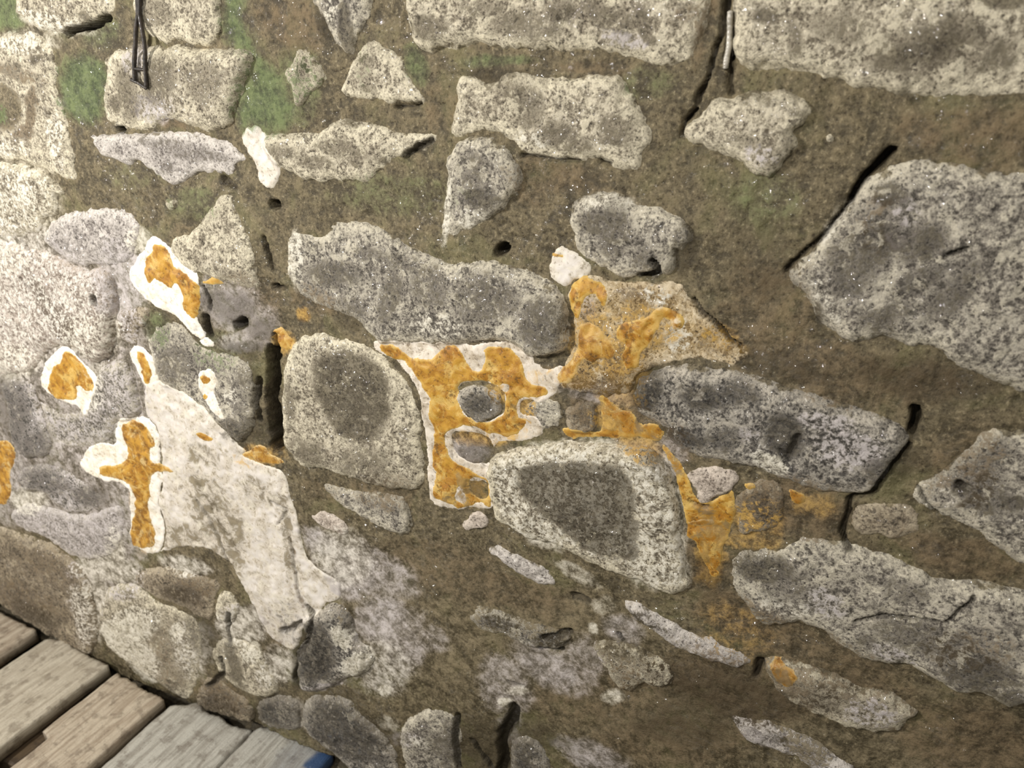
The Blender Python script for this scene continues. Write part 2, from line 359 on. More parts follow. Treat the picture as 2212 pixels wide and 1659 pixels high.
blob(DK, 1090, 1340, 40, 18, 10, .6); blob(DK, 1190, 1380, 40, 14, 10, .7); blob(DK, 1350, 1400, 50, 14, 10, .4); blob(DK, 1420, 1450, 24, 16, 10, .4)
blob(DK, 1400, 1335, 50, 14, 30, .5)
blob(DK, 2130, 1060, 60, 50, 0, .5); blob(DK, 2075, 1050, 22, 16, 0, .9); blob(DK, 2190, 1080, 30, 20, 0, .7); blob(PA, 2060, 1060, 40, 20, 0, .3); blob(BR, 2130, 960, 60, 30, 0, .5)
blob(DK, 1040, 870, 36, 30, 0, .6); blob(DK, 1115, 880, 14, 30, 0, .5)
blob(DK, 380, 790, 40, 50, 0, .4); blob(DK, 430, 720, 50, 30, 30, .3); blob(GR, 340, 710, 30, 40, 0, .5); blob(GR, 470, 760, 50, 50, 0, .3); blob(DK, 510, 930, 40, 26, 20, .8)
blob(PA, 420, 880, 50, 20, 30, .4); blob(PA, 520, 850, 30, 20, 0, .4)
blob(DK, 30, 890, 40, 90, -20, .5); blob(DK, 80, 960, 40, 30, 0, .5); blob(GR, 230, 930, 60, 30, 0, .3); blob(DK, 100, 1030, 60, 30, 20, .4); blob(DK, 200, 1070, 40, 24, 20, .5)
blob(PA, 270, 1360, 34, 40, -30, .95); blob(PA, 300, 1345, 50, 30, 0, .9); blob(PA, 310, 1420, 30, 50, -35, .9); blob(PA, 385, 1365, 16, 20, 0, .7)
blob(LI, 260, 1260, 50, 30, 10, .4); blob(BR, 60, 1290, 80, 30, 20, .4); blob(DK, 80, 1320, 60, 20, 25, .5); blob(BR, 370, 1440, 50, 50, 0, .4); blob(BR, 120, 1220, 90, 40, 20, .3)
blob(BR, 420, 1270, 50, 30, 0, .5); blob(DK, 400, 1280, 50, 20, 10, .6); blob(DK, 440, 1370, 30, 60, -20, .55)
blob(PA, 545, 1410, 20, 20, 0, .7); blob(PA, 500, 1400, 20, 14, 0, .3)
blob(DK, 690, 1400, 44, 60, 5, .95); blob(PA, 745, 1365, 16, 30, -25, .9); blob(PA, 780, 1425, 36, 24, -20, .95); blob(LI, 700, 1480, 50, 10, -10, .7)
blob(DK, 560, 1545, 26, 20, 0, .7)
blob(BR, 1640, 1110, 60, 40, 0, .6); blob(BR, 1760, 1090, 60, 30, 0, .7)
blob(BR, 1400, 640, 60, 20, 10, .5); blob(BR, 1540, 740, 60, 30, 30, .35); blob(PA, 1460, 720, 30, 36, 0, .7); blob(LI, 1270, 670, 26, 26, 0, .6); blob(PA, 1420, 640, 40, 20, 20, .4)
blob(BR, 1000, 960, 50, 30, 0, .5); blob(BR, 1000, 1060, 50, 40, 0, .6); blob(DK, 1020, 1060, 30, 30, 0, .4); blob(BR, 1310, 880, 100, 60, 10, .7); blob(BR, 1440, 980, 60, 60, 30, .6)
blob(BR, 1530, 1190, 60, 90, 0, .7); blob(DK, 1530, 1240, 40, 50, 0, .4); blob(BR, 700, 1060, 50, 30, 20, .3)

# ------------------------------------------------------------------ mortar relief
HM = 0.008 * fbm(X, Z, 7, 3, 1) + 0.0035 * fbm(X, Z, 28, 4, 2, 0.6) + 0.0012 * fbm(X, Z, 130, 2, 3)
HM = HM - CR


# ------------------------------------------------------------------ helpers for objects
def srgb(r, g, b):
    f = lambda c: ((c / 255 + 0.055) / 1.055) ** 2.4 if c > 10.3 else c / 255 / 12.92
    return (f(r), f(g), f(b), 1.0)


def add_attr(me, name, arr):
    a = me.attributes.new(name, 'FLOAT', 'POINT')
    a.data.foreach_set('value', np.ascontiguousarray(arr, np.float32))


def mesh_from(name, verts, faces, mat, smooth=True):
    me = bpy.data.meshes.new(name)
    me.vertices.add(len(verts))
    me.vertices.foreach_set('co', np.ascontiguousarray(verts, np.float32).ravel())
    n = len(faces)
    me.loops.add(n * 4)
    me.polygons.add(n)
    me.polygons.foreach_set('loop_start', np.arange(0, n * 4, 4, dtype=np.int32))
    me.loops.foreach_set('vertex_index', np.ascontiguousarray(faces, np.int32).ravel())
    me.polygons.foreach_set('use_smooth', np.full(n, smooth))
    me.update(calc_edges=True)
    me.validate()
    me.materials.append(mat)
    return me


def sheet(name, keep, y, sl, mat, depth, attrs, parent=None, extra=None):
    """solid slab: a relief front over the kept grid cells, closed sides and back."""
    x = X[sl]; z = Z[sl]
    ny, nx = x.shape
    cells = keep[:-1, :-1] | keep[1:, :-1] | keep[:-1, 1:] | keep[1:, 1:]
    jj, ii = np.nonzero(cells)
    if len(jj) == 0:
        return None
    a = jj * nx + ii; b = a + 1; c = b + nx; d = a + nx
    q = np.stack([a, b, c, d], 1)
    used, inv = np.unique(q, return_inverse=True)
    q = inv.reshape(-1, 4)
    n = len(used)
    xf = x.ravel()[used]; zf = z.ravel()[used]; yf = y.ravel()[used]
    ctr = np.array([xf.mean(), 0.0, zf.mean()]) if parent is None else PCTR[parent.name]
    front = np.stack([xf, yf, zf], 1)
    yb = np.full(n, depth) if depth > 0 else yf + (-depth)
    back = np.stack([xf, yb, zf], 1)
    e = np.concatenate([q[:, [0, 1]], q[:, [1, 2]], q[:, [2, 3]], q[:, [3, 0]]])
    key = np.minimum(e[:, 0], e[:, 1]) * n + np.maximum(e[:, 0], e[:, 1])
    u, idx, cnt = np.unique(key, return_index=True, return_counts=True)
    be = e[idx[cnt == 1]]
    sides = np.stack([be[:, 1], be[:, 0], be[:, 0] + n, be[:, 1] + n], 1)
    faces = np.concatenate([q, q[:, ::-1] + n, sides])
    verts = np.concatenate([front, back]) - ctr
    me = mesh_from(name, verts, faces, mat)
    for k, arr in attrs.items():
        v = arr.ravel()[used]
        add_attr(me, k, np.concatenate([v, v]))
    o = bpy.data.objects.new(name, me)
    COL.objects.link(o)
    if parent is None:
        o.location = ctr
        PCTR[o.name] = ctr
    else:
        o.parent = parent
    return o


PCTR = {}


def tag(o, label, cat, group=None, kind=None):
    o['label'] = label
    if cat: o['category'] = cat
    if group: o['group'] = group
    if kind: o['kind'] = kind


# ------------------------------------------------------------------ materials
class NT:
    def __init__(s, name):
        s.m = bpy.data.materials.new(name)
        s.m.use_nodes = True
        s.t = s.m.node_tree
        s.t.nodes.clear()
        s.out = s.n('ShaderNodeOutputMaterial')

    def n(s, typ, **k):
        nd = s.t.nodes.new(typ)
        for a, b in k.items():
            setattr(nd, a, b)
        return nd

    def put(s, sock, v):
        if isinstance(v, bpy.types.NodeSocket):
            s.t.links.new(v, sock)
        else:
            sock.default_value = v

    def noise(s, vec, scale, detail=4, rough=0.6, dist=0.0):
        nd = s.n('ShaderNodeTexNoise')
        s.put(nd.inputs['Vector'], vec)
        nd.inputs['Scale'].default_value = scale
        nd.inputs['Detail'].default_value = detail
        nd.inputs['Roughness'].default_value = rough
        nd.inputs['Distortion'].default_value = dist
        return nd.outputs['Fac']

    def math(s, op, a, b=0.0, c=0.0, clamp=False):
        nd = s.n('ShaderNodeMath', operation=op, use_clamp=clamp)
        s.put(nd.inputs[0], a); s.put(nd.inputs[1], b); s.put(nd.inputs[2], c)
        return nd.outputs[0]

    def rng(s, v, a, b, c=0.0, d=1.0, smooth=True):
        nd = s.n('ShaderNodeMapRange', interpolation_type='SMOOTHSTEP' if smooth else 'LINEAR')
        s.put(nd.inputs[0], v)
        for k, q in zip((1, 2, 3, 4), (a, b, c, d)):
            s.put(nd.inputs[k], q)
        return nd.outputs[0]

    def mix(s, f, a, b):
        nd = s.n('ShaderNodeMix', data_type='RGBA')
        s.put(nd.inputs[0], f); s.put(nd.inputs[6], a); s.put(nd.inputs[7], b)
        return nd.outputs[2]

    def mul(s, f, a, b):
        nd = s.n('ShaderNodeMix', data_type='RGBA', blend_type='MULTIPLY')
        s.put(nd.inputs[0], f); s.put(nd.inputs[6], a); s.put(nd.inputs[7], b)
        return nd.outputs[2]

    def attr(s, name):
        return s.n('ShaderNodeAttribute', attribute_name=name).outputs['Fac']

    def pos(s, scale=(1, 1, 1), rot=(0, 0, 0)):
        g = s.n('ShaderNodeNewGeometry').outputs['Position']
        mp = s.n('ShaderNodeMapping')
        s.put(mp.inputs[0], g)
        mp.inputs['Scale'].default_value = scale
        mp.inputs['Rotation'].default_value = rot
        return mp.outputs[0]

    def bump(s, h, dist, strength=1.0, normal=None):
        nd = s.n('ShaderNodeBump')
        nd.inputs['Strength'].default_value = strength
        nd.inputs['Distance'].default_value = dist
        s.put(nd.inputs['Height'], h)
        if normal is not None: s.put(nd.inputs['Normal'], normal)
        return nd.outputs[0]

    def done(s, col, rough, nrm, coat=0.0, coat_r=0.1, coat_n=None, spec=0.5):
        b = s.n('ShaderNodeBsdfPrincipled')
        s.put(b.inputs['Base Color'], col)
        s.put(b.inputs['Roughness'], rough)
        s.put(b.inputs['Specular IOR Level'], spec)
        if nrm is not None: s.put(b.inputs['Normal'], nrm)
        s.put(b.inputs['Coat Weight'], coat)
        s.put(b.inputs['Coat Roughness'], coat_r)
        if coat_n is not None: s.put(b.inputs['Coat Normal'], coat_n)
        s.t.links.new(b.outputs[0], s.out.inputs[0])
        return s.m


def stained(m, col, v, fine, gain=1.5, sharp=0.30):
    """lay grime, painted shade, bloom, algae, rust, mortar film and calcite over a base colour, edges broken by the grain"""
    def k(name):
        a = m.attr(name)
        g = m.math('SUBTRACT', m.math('ADD', m.math('MULTIPLY', fine, 1.3), m.math('MULTIPLY', v, 0.35)), 0.82)
        a = m.math('ADD', a, m.math('MULTIPLY', g, gain))
        return m.math('MULTIPLY', m.rng(a, 0.5 - sharp, 0.5 + sharp), m.rng(m.attr(name), 0.0, 0.30))
    col = m.mix(m.math('MULTIPLY', k('m_olive'), 0.9), col, m.mix(v, srgb(86, 77, 57), srgb(142, 129, 102)))
    col = m.mix(m.math('MULTIPLY', k('m_green'), 0.85), col, m.mix(v, srgb(62, 78, 46), srgb(114, 128, 84)))
    col = m.mix(m.math('MULTIPLY', k('m_brown'), 0.8), col, m.mix(v, srgb(74, 61, 44), srgb(126, 108, 82)))
    col = m.mix(m.math('MULTIPLY', k('m_lilac'), 0.85), col, m.mix(v, srgb(158, 150, 142), srgb(214, 206, 204)))
    col = m.mix(m.math('MULTIPLY', k('m_pale'), 0.85), col, m.mix(v, srgb(205, 196, 172), srgb(250, 244, 228)))
    col = m.mix(m.math('MULTIPLY', k('m_ochre'), 0.9), col, m.mix(v, srgb(140, 98, 34), srgb(212, 172, 92)))
    col = m.mul(m.math('MULTIPLY', k('m_dark'), 0.95), col, (0.30, 0.285, 0.255, 1))
    col = m.mix(m.math('MULTIPLY', m.attr('m_dirt_shade'), 0.85), col, srgb(42, 36, 26))  # darkens cracks with grime and painted shade together
    return col


def rock_mat(name, dark, mid, lite, edge, contrast=1.0):
    m = NT(name)
    p = m.pos((1, 1, 1), (0, 0, 0))
    big = m.noise(p, 24, 5, 0.6, 0.6)
    med = m.noise(p, 120, 6, 0.70, 0.3)
    fine = m.noise(p, 270, 5, 0.72)
    v = m.math('ADD', m.math('MULTIPLY', med, 0.50), m.math('MULTIPLY', fine, 0.36))
    v = m.math('ADD', v, m.math('MULTIPLY', big, 0.20))      # about 0.535 in the mean
    w = m.rng(v, 0.45, 0.60)
    col = m.mix(m.rng(v, 0.495, 0.600), mid, lite)
    col = m.mix(m.math('MULTIPLY', m.rng(v, 0.515, 0.44), 0.85), col, dark)
    # pale worn rim along the edge of the stone
    ed = m.attr('edge')
    ed = m.math('ADD', ed, m.math('MULTIPLY', m.math('SUBTRACT', fine, 0.5), 0.8))
    col = m.mix(m.math('MULTIPLY', m.rng(ed, 0.25, 0.75), 0.85), col, m.mix(m.math('MULTIPLY', m.math('ADD', w, 0.35), 0.74), mid, edge))
    # mortar smeared over the very edge
    e2 = m.math('ADD', m.attr('edge'), m.math('MULTIPLY', m.math('SUBTRACT', m.noise(p, 34, 5, 0.65), 0.5), 2.2))
    col = m.mix(m.math('MULTIPLY', m.rng(e2, 0.98, 1.12), 0.8), col, m.mix(w, srgb(86, 76, 52), srgb(136, 124, 94)))
    # black pits
    pit = m.math('MULTIPLY', m.rng(fine, 0.44, 0.36), m.rng(med, 0.60, 0.46))
    col = m.mix(m.math('MULTIPLY', pit, 0.85), col, srgb(52, 46, 40))
    pit2 = m.rng(m.math('ADD', m.noise(p, 62, 3, 0.6, 0.4), m.math('MULTIPLY', fine, 0.3)), 0.535, 0.475)
    col = m.mix(m.math('MULTIPLY', pit2, 0.7), col, dark)
    lite2 = m.rng(m.math('ADD', m.noise(p, 48, 4, 0.65, 0.6), m.math('MULTIPLY', fine, 0.3)), 0.70, 0.78)
    col = m.mix(m.math('MULTIPLY', lite2, 0.55), col, edge)
    col = stained(m, col, w, med)
    h = m.math('ADD', m.math('MULTIPLY', med, 1.0), m.math('MULTIPLY', fine, 0.5))
    n1 = m.bump(h, 0.006, 0.75)
    n2 = m.bump(m.noise(p, 85, 1, 0.5), 0.014, 1.0)
    wet = m.math('MULTIPLY', m.rng(m.noise(p, 9, 3, 0.6), 0.44, 0.56), m.rng(m.noise(p, 60, 2, 0.6), 0.47, 0.55))
    return m.done(col, m.rng(med, 0.3, 0.7, 0.5, 0.8), n1, wet, 0.07, n2, 0.35)


def mortar_mat():
    m = NT('mortar')
    p = m.pos()
    big = m.noise(p, 9, 5, 0.6, 0.5)
    med = m.noise(p, 48, 6, 0.66, 0.2)
    fine = m.noise(p, 190, 5, 0.72)
    v = m.math('ADD', m.math('MULTIPLY', med, 0.5), m.math('MULTIPLY', fine, 0.35))
    v = m.math('ADD', v, m.math('MULTIPLY', big, 0.2))
    w = m.rng(v, 0.42, 0.62)
    col = m.mix(w, srgb(72, 64, 46), srgb(128, 116, 90))
    col = m.mix(m.math('MULTIPLY', m.rng(big, 0.5, 0.65), 0.4), col, srgb(108, 108, 66))
    col = m.mix(m.math('MULTIPLY', m.rng(fine, 0.56, 0.68), 0.4), col, srgb(190, 176, 142))
    col = m.mix(m.math('MULTIPLY', m.rng(fine, 0.43, 0.35), 0.8), col, srgb(54, 44, 28))
    col = stained(m, col, w, med, 0.75, 0.55)
    h = m.math('ADD', m.math('MULTIPLY', med, 1.0), m.math('MULTIPLY', fine, 0.45))
    n1 = m.bump(h, 0.006, 0.7)
    n2 = m.bump(m.noise(p, 85, 1, 0.5), 0.014, 1.0)
    wet = m.math('MULTIPLY', m.rng(m.noise(p, 7, 3, 0.6), 0.47, 0.58), m.rng(m.noise(p, 60, 2, 0.6), 0.50, 0.58))
    return m.done(col, m.rng(med, 0.3, 0.7, 0.5, 0.8), n1, wet, 0.07, n2, 0.35)


def crust_mat(name, a, b, c, spots, smooth=False):
    m = NT(name)
    p = m.pos()
    med = m.noise(p, 42, 6, 0.66, 0.5)
    fine = m.noise(p, 180, 5, 0.72)
    col = m.mix(m.rng(med, 0.40, 0.60), a, b)
    col = m.mix(m.math('MULTIPLY', m.rng(m.noise(p, 30, 6, 0.7, 0.8), 0.50, 0.62), 0.8), col, c)
    col = m.mix(m.math('MULTIPLY', m.rng(m.math('ADD', fine, m.math('MULTIPLY', med, 0.6)), 0.74, 0.64), 0.75), col, spots)
    ed = m.math('ADD', m.attr('edge'), m.math('MULTIPLY', m.math('SUBTRACT', med, 0.5), 1.6))
    col = m.mix(m.math('MULTIPLY', m.rng(ed, 0.5, 1.0), 0.75), col, c)
    col = stained(m, col, m.rng(med, 0.3, 0.7), med)
    h = m.math('ADD', med, m.math('MULTIPLY', fine, 0.4))
    n1 = m.bump(h, 0.0016 if smooth else 0.003, 0.5)
    n2 = m.bump(m.noise(p, 300, 2, 0.6), 0.003, 0.8, n1)
    return m.done(col, 0.55, n1, 0.3, 0.15, n2, 0.4)


M_STONE = {
    'cream': rock_mat('limestone_cream', srgb(98, 89, 74), srgb(160, 150, 130), srgb(222, 212, 188), srgb(246, 236, 208)),
    'grey': rock_mat('limestone_grey', srgb(74, 69, 62), srgb(136, 129, 118), srgb(202, 194, 176), srgb(232, 223, 200)),
    'dark': rock_mat('limestone_dark', srgb(50, 48, 45), srgb(104, 99, 92), srgb(184, 177, 164), srgb(212, 203, 186)),
    'pink': rock_mat('limestone_pink', srgb(112, 100, 88), srgb(178, 164, 150), srgb(214, 200, 186), srgb(236, 222, 206)),
    'brown': rock_mat('limestone_brown', srgb(70, 62, 50), srgb(124, 112, 94), srgb(170, 156, 132), srgb(200, 186, 160)),
    'lilac': rock_mat('limestone_lilac', srgb(110, 102, 98), srgb(174, 166, 158), srgb(212, 204, 196), srgb(240, 232, 222)),
    'ochre': rock_mat('limestone_ochre', srgb(112, 88, 52), srgb(180, 154, 108), srgb(218, 196, 156), srgb(236, 220, 190)),
}
M_MORTAR = mortar_mat()
M_ORANGE = crust_mat('ochre_mineral', srgb(164, 112, 32), srgb(198, 150, 56), srgb(218, 184, 104), srgb(100, 72, 30))
M_WHITE = crust_mat('white_calcite', srgb(236, 226, 206), srgb(252, 247, 236), srgb(250, 244, 234), srgb(190, 178, 152))
M_RIM = crust_mat('cream_calcite', srgb(196, 182, 160), srgb(232, 222, 206), srgb(236, 226, 212), srgb(120, 104, 84))
M_FLOW = crust_mat('smooth_calcite', srgb(208, 198, 182), srgb(228, 221, 212), srgb(226, 218, 200), srgb(150, 138, 114), True)
M_TAN = crust_mat('tan_mineral', srgb(150, 104, 36), srgb(200, 150, 56), srgb(216, 188, 128), srgb(96, 70, 36))

# ------------------------------------------------------------------ the stones
# (kind, proud m, ramp m, label, outline in the photograph)
STONES = [
    ('cream', .020, .012, 'pale stone cut by the top frame edge, left of the dark hanging cables', [(45,-45),(47,20),(50,36),(75,50),(100,68),(141,74),(165,68),(198,46),(244,34),(258,16),(262,-45)]),
    ('cream', .022, .014, 'rounded pale stone at the top, just right of the dark hanging cables', [(292,-45),(293,0),(298,41),(325,75),(353,93),(400,90),(423,97),(455,98),(477,79),(480,40),(478,-45)]),
    ('cream', .026, .014, 'square pale stone that the dark hanging cables end on', [(243,118),(268,106),(300,108),(330,102),(355,98),(420,95),(500,108),(536,108),(546,128),(536,160),(525,190),(510,230),(495,272),(470,285),(440,282),(412,272),(395,266),(372,258),(345,262),(335,277),(290,282),(255,275),(232,255),(228,232),(232,200),(238,170),(240,145),(231,135)]),
    ('lilac', .018, .010, 'ragged flat pale stone directly under the square stone of the hanging strands', [(200,287),(218,293),(250,288),(285,282),(340,284),(400,284),(440,287),(490,305),(520,330),(530,345),(512,352),(508,372),(495,380),(470,372),(430,374),(410,385),(395,397),(375,399),(355,385),(330,362),(310,345),(290,357),(250,345),(230,340),(218,320)]),
    ('cream', .020, .016, 'tall pale stone at the left frame edge with an olive hollow and a brown channel', [(-70,76),(40,70),(85,72),(100,80),(115,100),(125,130),(135,150),(125,175),(130,215),(150,262),(155,300),(170,350),(172,390),(140,385),(100,365),(60,350),(0,343),(-70,340)]),
    ('cream', .018, .014, 'bright wedge-shaped stone at the left frame edge below the tall stone with the olive hollow', [(-70,347),(30,350),(60,358),(95,370),(140,410),(148,424),(122,420),(132,448),(128,466),(100,470),(92,500),(60,505),(30,515),(-70,500)]),
    ('lilac', .018, .016, 'smooth lilac-grey stone above and left of the upper orange and white crust', [(134,466),(165,455),(200,450),(260,450),(290,465),(305,490),(297,520),(290,548),(262,572),(220,575),(170,572),(125,545),(98,512),(112,480)]),
    ('cream', .018, .012, 'pale stone with a curved right edge, right of the upper orange and white crust', [(385,512),(415,502),(438,475),(465,440),(480,418),(500,420),(505,440),(525,480),(545,510),(552,550),(560,600),(575,625),(540,622),(500,612),(470,598),(430,590),(395,570),(370,540),(375,518)]),
    ('pink', .020, .018, 'large pinkish stone with brown streaks left of the small dark hole', [(-70,505),(40,527),(110,545),(172,578),(235,580),(252,610),(255,650),(248,690),(250,730),(240,770),(205,785),(180,755),(140,742),(100,760),(70,800),(20,812),(-70,805)]),
    ('dark', .014, .012, 'dark brown upright stone below the left pinkish stone', [(0,822),(40,816),(75,832),(80,870),(100,920),(115,955),(110,985),(60,988),(30,940),(15,880)]),
    ('grey', .018, .014, 'greenish grey stone between the egg-shaped crust and the orange T-shaped crust', [(60,855),(100,880),(150,897),(198,880),(215,790),(260,775),(282,790),(300,850),(305,900),(250,910),(245,950),(180,968),(125,960),(100,910)]),
    ('dark', .016, .012, 'dark angular stone left of the stem of the orange T-shaped crust', [(45,1010),(90,998),(150,1012),(185,1038),(232,1078),(205,1100),(150,1110),(130,1092),(100,1060),(60,1062),(45,1040)]),
    ('lilac', .014, .014, 'broken grey stone below the dark angular stone', [(20,1112),(60,1082),(125,1102),(200,1112),(255,1085),(272,1110),(265,1170),(240,1200),(200,1210),(150,1200),(100,1160),(50,1142)]),
    ('brown', .016, .018, 'brown stone at the wall foot by the left frame edge, above the first board', [(-70,1135),(0,1135),(60,1155),(120,1180),(178,1225),(205,1290),(215,1370),(200,1420),(100,1370),(0,1310),(-70,1270)]),
    ('cream', .024, .022, 'bulging pale stone with a bright white patch at the wall foot above the second board', [(218,1300),(240,1262),(290,1262),(330,1295),(400,1318),(430,1338),(440,1390),(430,1440),(420,1495),(400,1512),(370,1490),(300,1442),(240,1395),(222,1350)]),
    ('brown', .014, .012, 'dark brown stone over the bulging pale stone at the wall foot', [(285,1238),(350,1222),(420,1240),(480,1258),(468,1300),(460,1340),(432,1330),(400,1308),(330,1286),(292,1258)]),
    ('cream', .014, .012, 'yellowish speckled stone at the wall foot, left of the dark stone with a white flank', [(455,1405),(480,1375),(525,1380),(560,1405),(585,1450),(605,1490),(585,1502),(555,1502),(520,1488),(480,1460)]),
    ('cream', .014, .008, 'small upright whitish stone at the left side of the smooth calcite sheet foot', [(466,1300),(472,1282),(490,1272),(512,1290),(520,1318),(498,1345),(472,1335)]),
    ('brown', .012, .010, 'low brown stone at the wall foot touching the third board', [(425,1505),(445,1462),(470,1462),(500,1492),(535,1508),(548,1540),(542,1566),(480,1545),(432,1524)]),
    ('dark', .016, .012, 'small dark brown stone at the wall foot above the fourth board', [(552,1520),(590,1500),(636,1502),(652,1540),(648,1575),(600,1575),(556,1565)]),
    ('dark', .028, .014, 'dark stone with a white right flank at the foot of the smooth calcite sheet', [(655,1335),(690,1320),(715,1300),(740,1308),(758,1330),(765,1362),(775,1385),(800,1400),(812,1430),(790,1455),(760,1458),(720,1480),(680,1498),(648,1488),(640,1440),(642,1400),(668,1375)]),
    ('dark', .014, .014, 'dark brown stone at the wall foot right of the last board', [(655,1580),(655,1515),(690,1498),(752,1505),(790,1545),(850,1600),(870,1690),(790,1700),(720,1630)]),
    ('grey', .012, .012, 'mottled grey stone at the bottom frame edge between the two dark bottom stones', [(870,1560),(930,1525),(985,1545),(1000,1600),(985,1690),(890,1700),(868,1620)]),
    ('dark', .012, .012, 'dark rubble stone at the bottom frame edge right of the black jagged crack', [(1105,1590),(1150,1590),(1185,1625),(1195,1700),(1100,1700)]),
    ('grey', .014, .010, 'thin grey stone lying under the large grey stone with a dark middle', [(692,1042),(740,1052),(790,1062),(850,1062),(880,1080),(892,1130),(880,1158),(830,1140),(780,1112),(740,1090),(710,1068)]),
    ('cream', .012, .008, 'small kite-shaped pale stone in the green stained mortar', [(608,150),(628,142),(640,106),(660,108),(685,135),(705,168),(690,185),(668,200),(652,225),(640,232),(632,200),(618,170)]),
    ('cream', .016, .010, 'triangular pale stone under the dark streaked stone at the top', [(760,140),(775,110),(790,93),(812,92),(862,112),(885,160),(908,192),(922,222),(880,224),(822,217),(770,214),(735,202),(742,170)]),
    ('grey', .014, .012, 'black streaked upright stone at the top frame edge', [(662,-45),(668,5),(700,40),(715,80),(740,112),(768,116),(778,60),(800,30),(802,-45)]),
    ('cream', .032, .012, 'big pale block at the top centre of the frame', [(885,-45),(885,50),(895,80),(917,113),(945,113),(985,102),(1050,97),(1150,110),(1280,112),(1360,120),(1420,140),(1470,134),(1500,110),(1525,60),(1538,0),(1542,-45)]),
    ('cream', .022, .014, 'wide speckled stone directly below the big top centre block', [(990,162),(1010,158),(1060,180),(1110,158),(1200,170),(1330,160),(1352,180),(1360,205),(1385,240),(1410,280),(1408,310),(1385,325),(1388,370),(1350,368),(1310,350),(1250,346),(1200,343),(1130,334),(1115,302),(1080,285),(1030,284),(990,295),(975,283),(985,230),(992,190)]),
    ('grey', .022, .012, 'egg-shaped grey stone tucked under the left end of the wide speckled stone', [(985,308),(1020,292),(1060,292),(1098,320),(1122,360),(1125,390),(1112,428),(1085,455),(1050,475),(1015,492),(985,508),(955,500),(965,430),(970,380),(963,350)]),
    ('cream', .020, .012, 'long pale stone with a dark pointed right tip', [(580,292),(620,290),(680,292),(735,258),(790,262),(830,278),(880,288),(930,285),(949,300),(930,320),(890,330),(850,340),(820,370),(785,395),(740,390),(690,395),(640,382),(600,360),(580,340),(570,310)]),
    ('cream', .026, .010, 'diamond-shaped pale stone below the right dark cleft', [(1475,290),(1490,265),(1520,240),(1545,210),(1600,207),(1650,197),(1700,195),(1740,215),(1757,232),(1740,262),(1718,280),(1728,302),(1708,332),(1690,360),(1665,386),(1640,383),(1600,355),(1560,330),(1520,320),(1492,307)]),
    ('cream', .028, .014, 'very large stone with a dark grey hollow in the top right corner', [(1580,-45),(1582,60),(1588,140),(1640,150),(1700,150),(1780,162),(1840,185),(1900,195),(1990,207),(2100,203),(2160,210),(2290,205),(2290,-45)]),
    ('grey', .026, .020, 'very large grey boulder at the right frame edge', [(1702,590),(1730,560),(1790,490),(1830,445),(1852,402),(1900,372),(1960,348),(2030,345),(2080,352),(2120,370),(2290,372),(2290,850),(2212,850),(2130,822),(2060,790),(2010,745),(1960,752),(1900,722),(1850,735),(1800,722),(1770,690),(1740,640)]),
    ('grey', .024, .014, 'large grey stone in the middle, above the broad orange crust', [(625,500),(640,503),(690,512),(720,500),(713,488),(740,475),(790,480),(850,510),(920,545),(960,560),(1000,572),(1060,560),(1110,580),(1150,590),(1200,612),(1222,640),(1235,700),(1233,750),(1200,765),(1150,768),(1110,740),(1060,732),(1000,745),(960,745),(900,735),(850,742),(820,738),(800,715),(770,690),(700,660),(650,640),(628,600),(621,560)]),
    ('cream', .024, .016, 'large grey stone with a dark middle, right of the deep black cleft', [(648,727),(690,715),(740,735),(790,738),(830,770),(870,810),(898,850),(912,900),(905,960),(915,1000),(912,1055),(870,1058),(820,1050),(760,1030),(700,1010),(650,1000),(622,960),(612,900),(615,840),(615,790),(628,748)]),
    ('cream', .030, .010, 'cream-framed stone with a dark olive centre, right of the broad orange crust', [(1060,982),(1130,962),(1220,952),(1330,965),(1405,962),(1430,988),(1450,1020),(1462,1070),(1474,1130),(1472,1170),(1478,1220),(1492,1265),(1465,1286),(1430,1280),(1380,1255),(1320,1235),(1230,1190),(1160,1165),(1100,1135),(1066,1110),(1060,1060),(1050,1020)]),
    ('grey', .020, .014, 'rough grey stone with a hooked dark notch, above the ochre stained wedge stone', [(1240,430),(1270,415),(1300,412),(1340,418),(1380,445),(1430,450),(1480,475),(1502,512),(1480,535),(1460,545),(1458,590),(1420,602),(1380,598),(1330,600),(1310,585),(1280,565),(1250,550),(1235,510),(1230,470)]),
    ('ochre', .012, .012, 'ochre stained wedge-shaped stone pointing to the right', [(1225,640),(1238,612),(1262,592),(1330,610),(1400,606),(1465,612),(1500,652),(1550,702),(1600,742),(1620,775),(1590,787),(1550,782),(1500,776),(1450,782),(1410,790),(1375,808),(1362,850),(1300,860),(1250,845),(1210,830),(1215,790),(1240,762),(1242,700)]),
    ('dark', .024, .014, 'long dark speckled stone running right from the orange crusts', [(1365,832),(1385,802),(1420,780),(1470,785),(1540,792),(1610,805),(1700,830),(1760,850),(1830,872),(1900,900),(1950,922),(1962,950),(1940,985),(1910,1030),(1880,1060),(1820,1060),(1750,1050),(1690,1030),(1640,1010),(1580,990),(1500,985),(1452,960),(1430,920),(1390,900),(1367,870)]),
    ('grey', .028, .016, 'large grey stone sloping down to the lower right frame edge', [(1577,1205),(1600,1187),(1660,1187),(1700,1175),(1735,1155),(1770,1150),(1830,1172),(1900,1190),(1960,1210),(2010,1240),(2100,1250),(2212,1272),(2290,1290),(2290,1520),(2185,1516),(2130,1495),(2080,1490),(2030,1476),(1990,1452),(1960,1430),(1920,1430),(1870,1426),(1810,1390),(1770,1360),(1740,1345),(1700,1350),(1650,1352),(1620,1320),(1590,1280),(1580,1240)]),
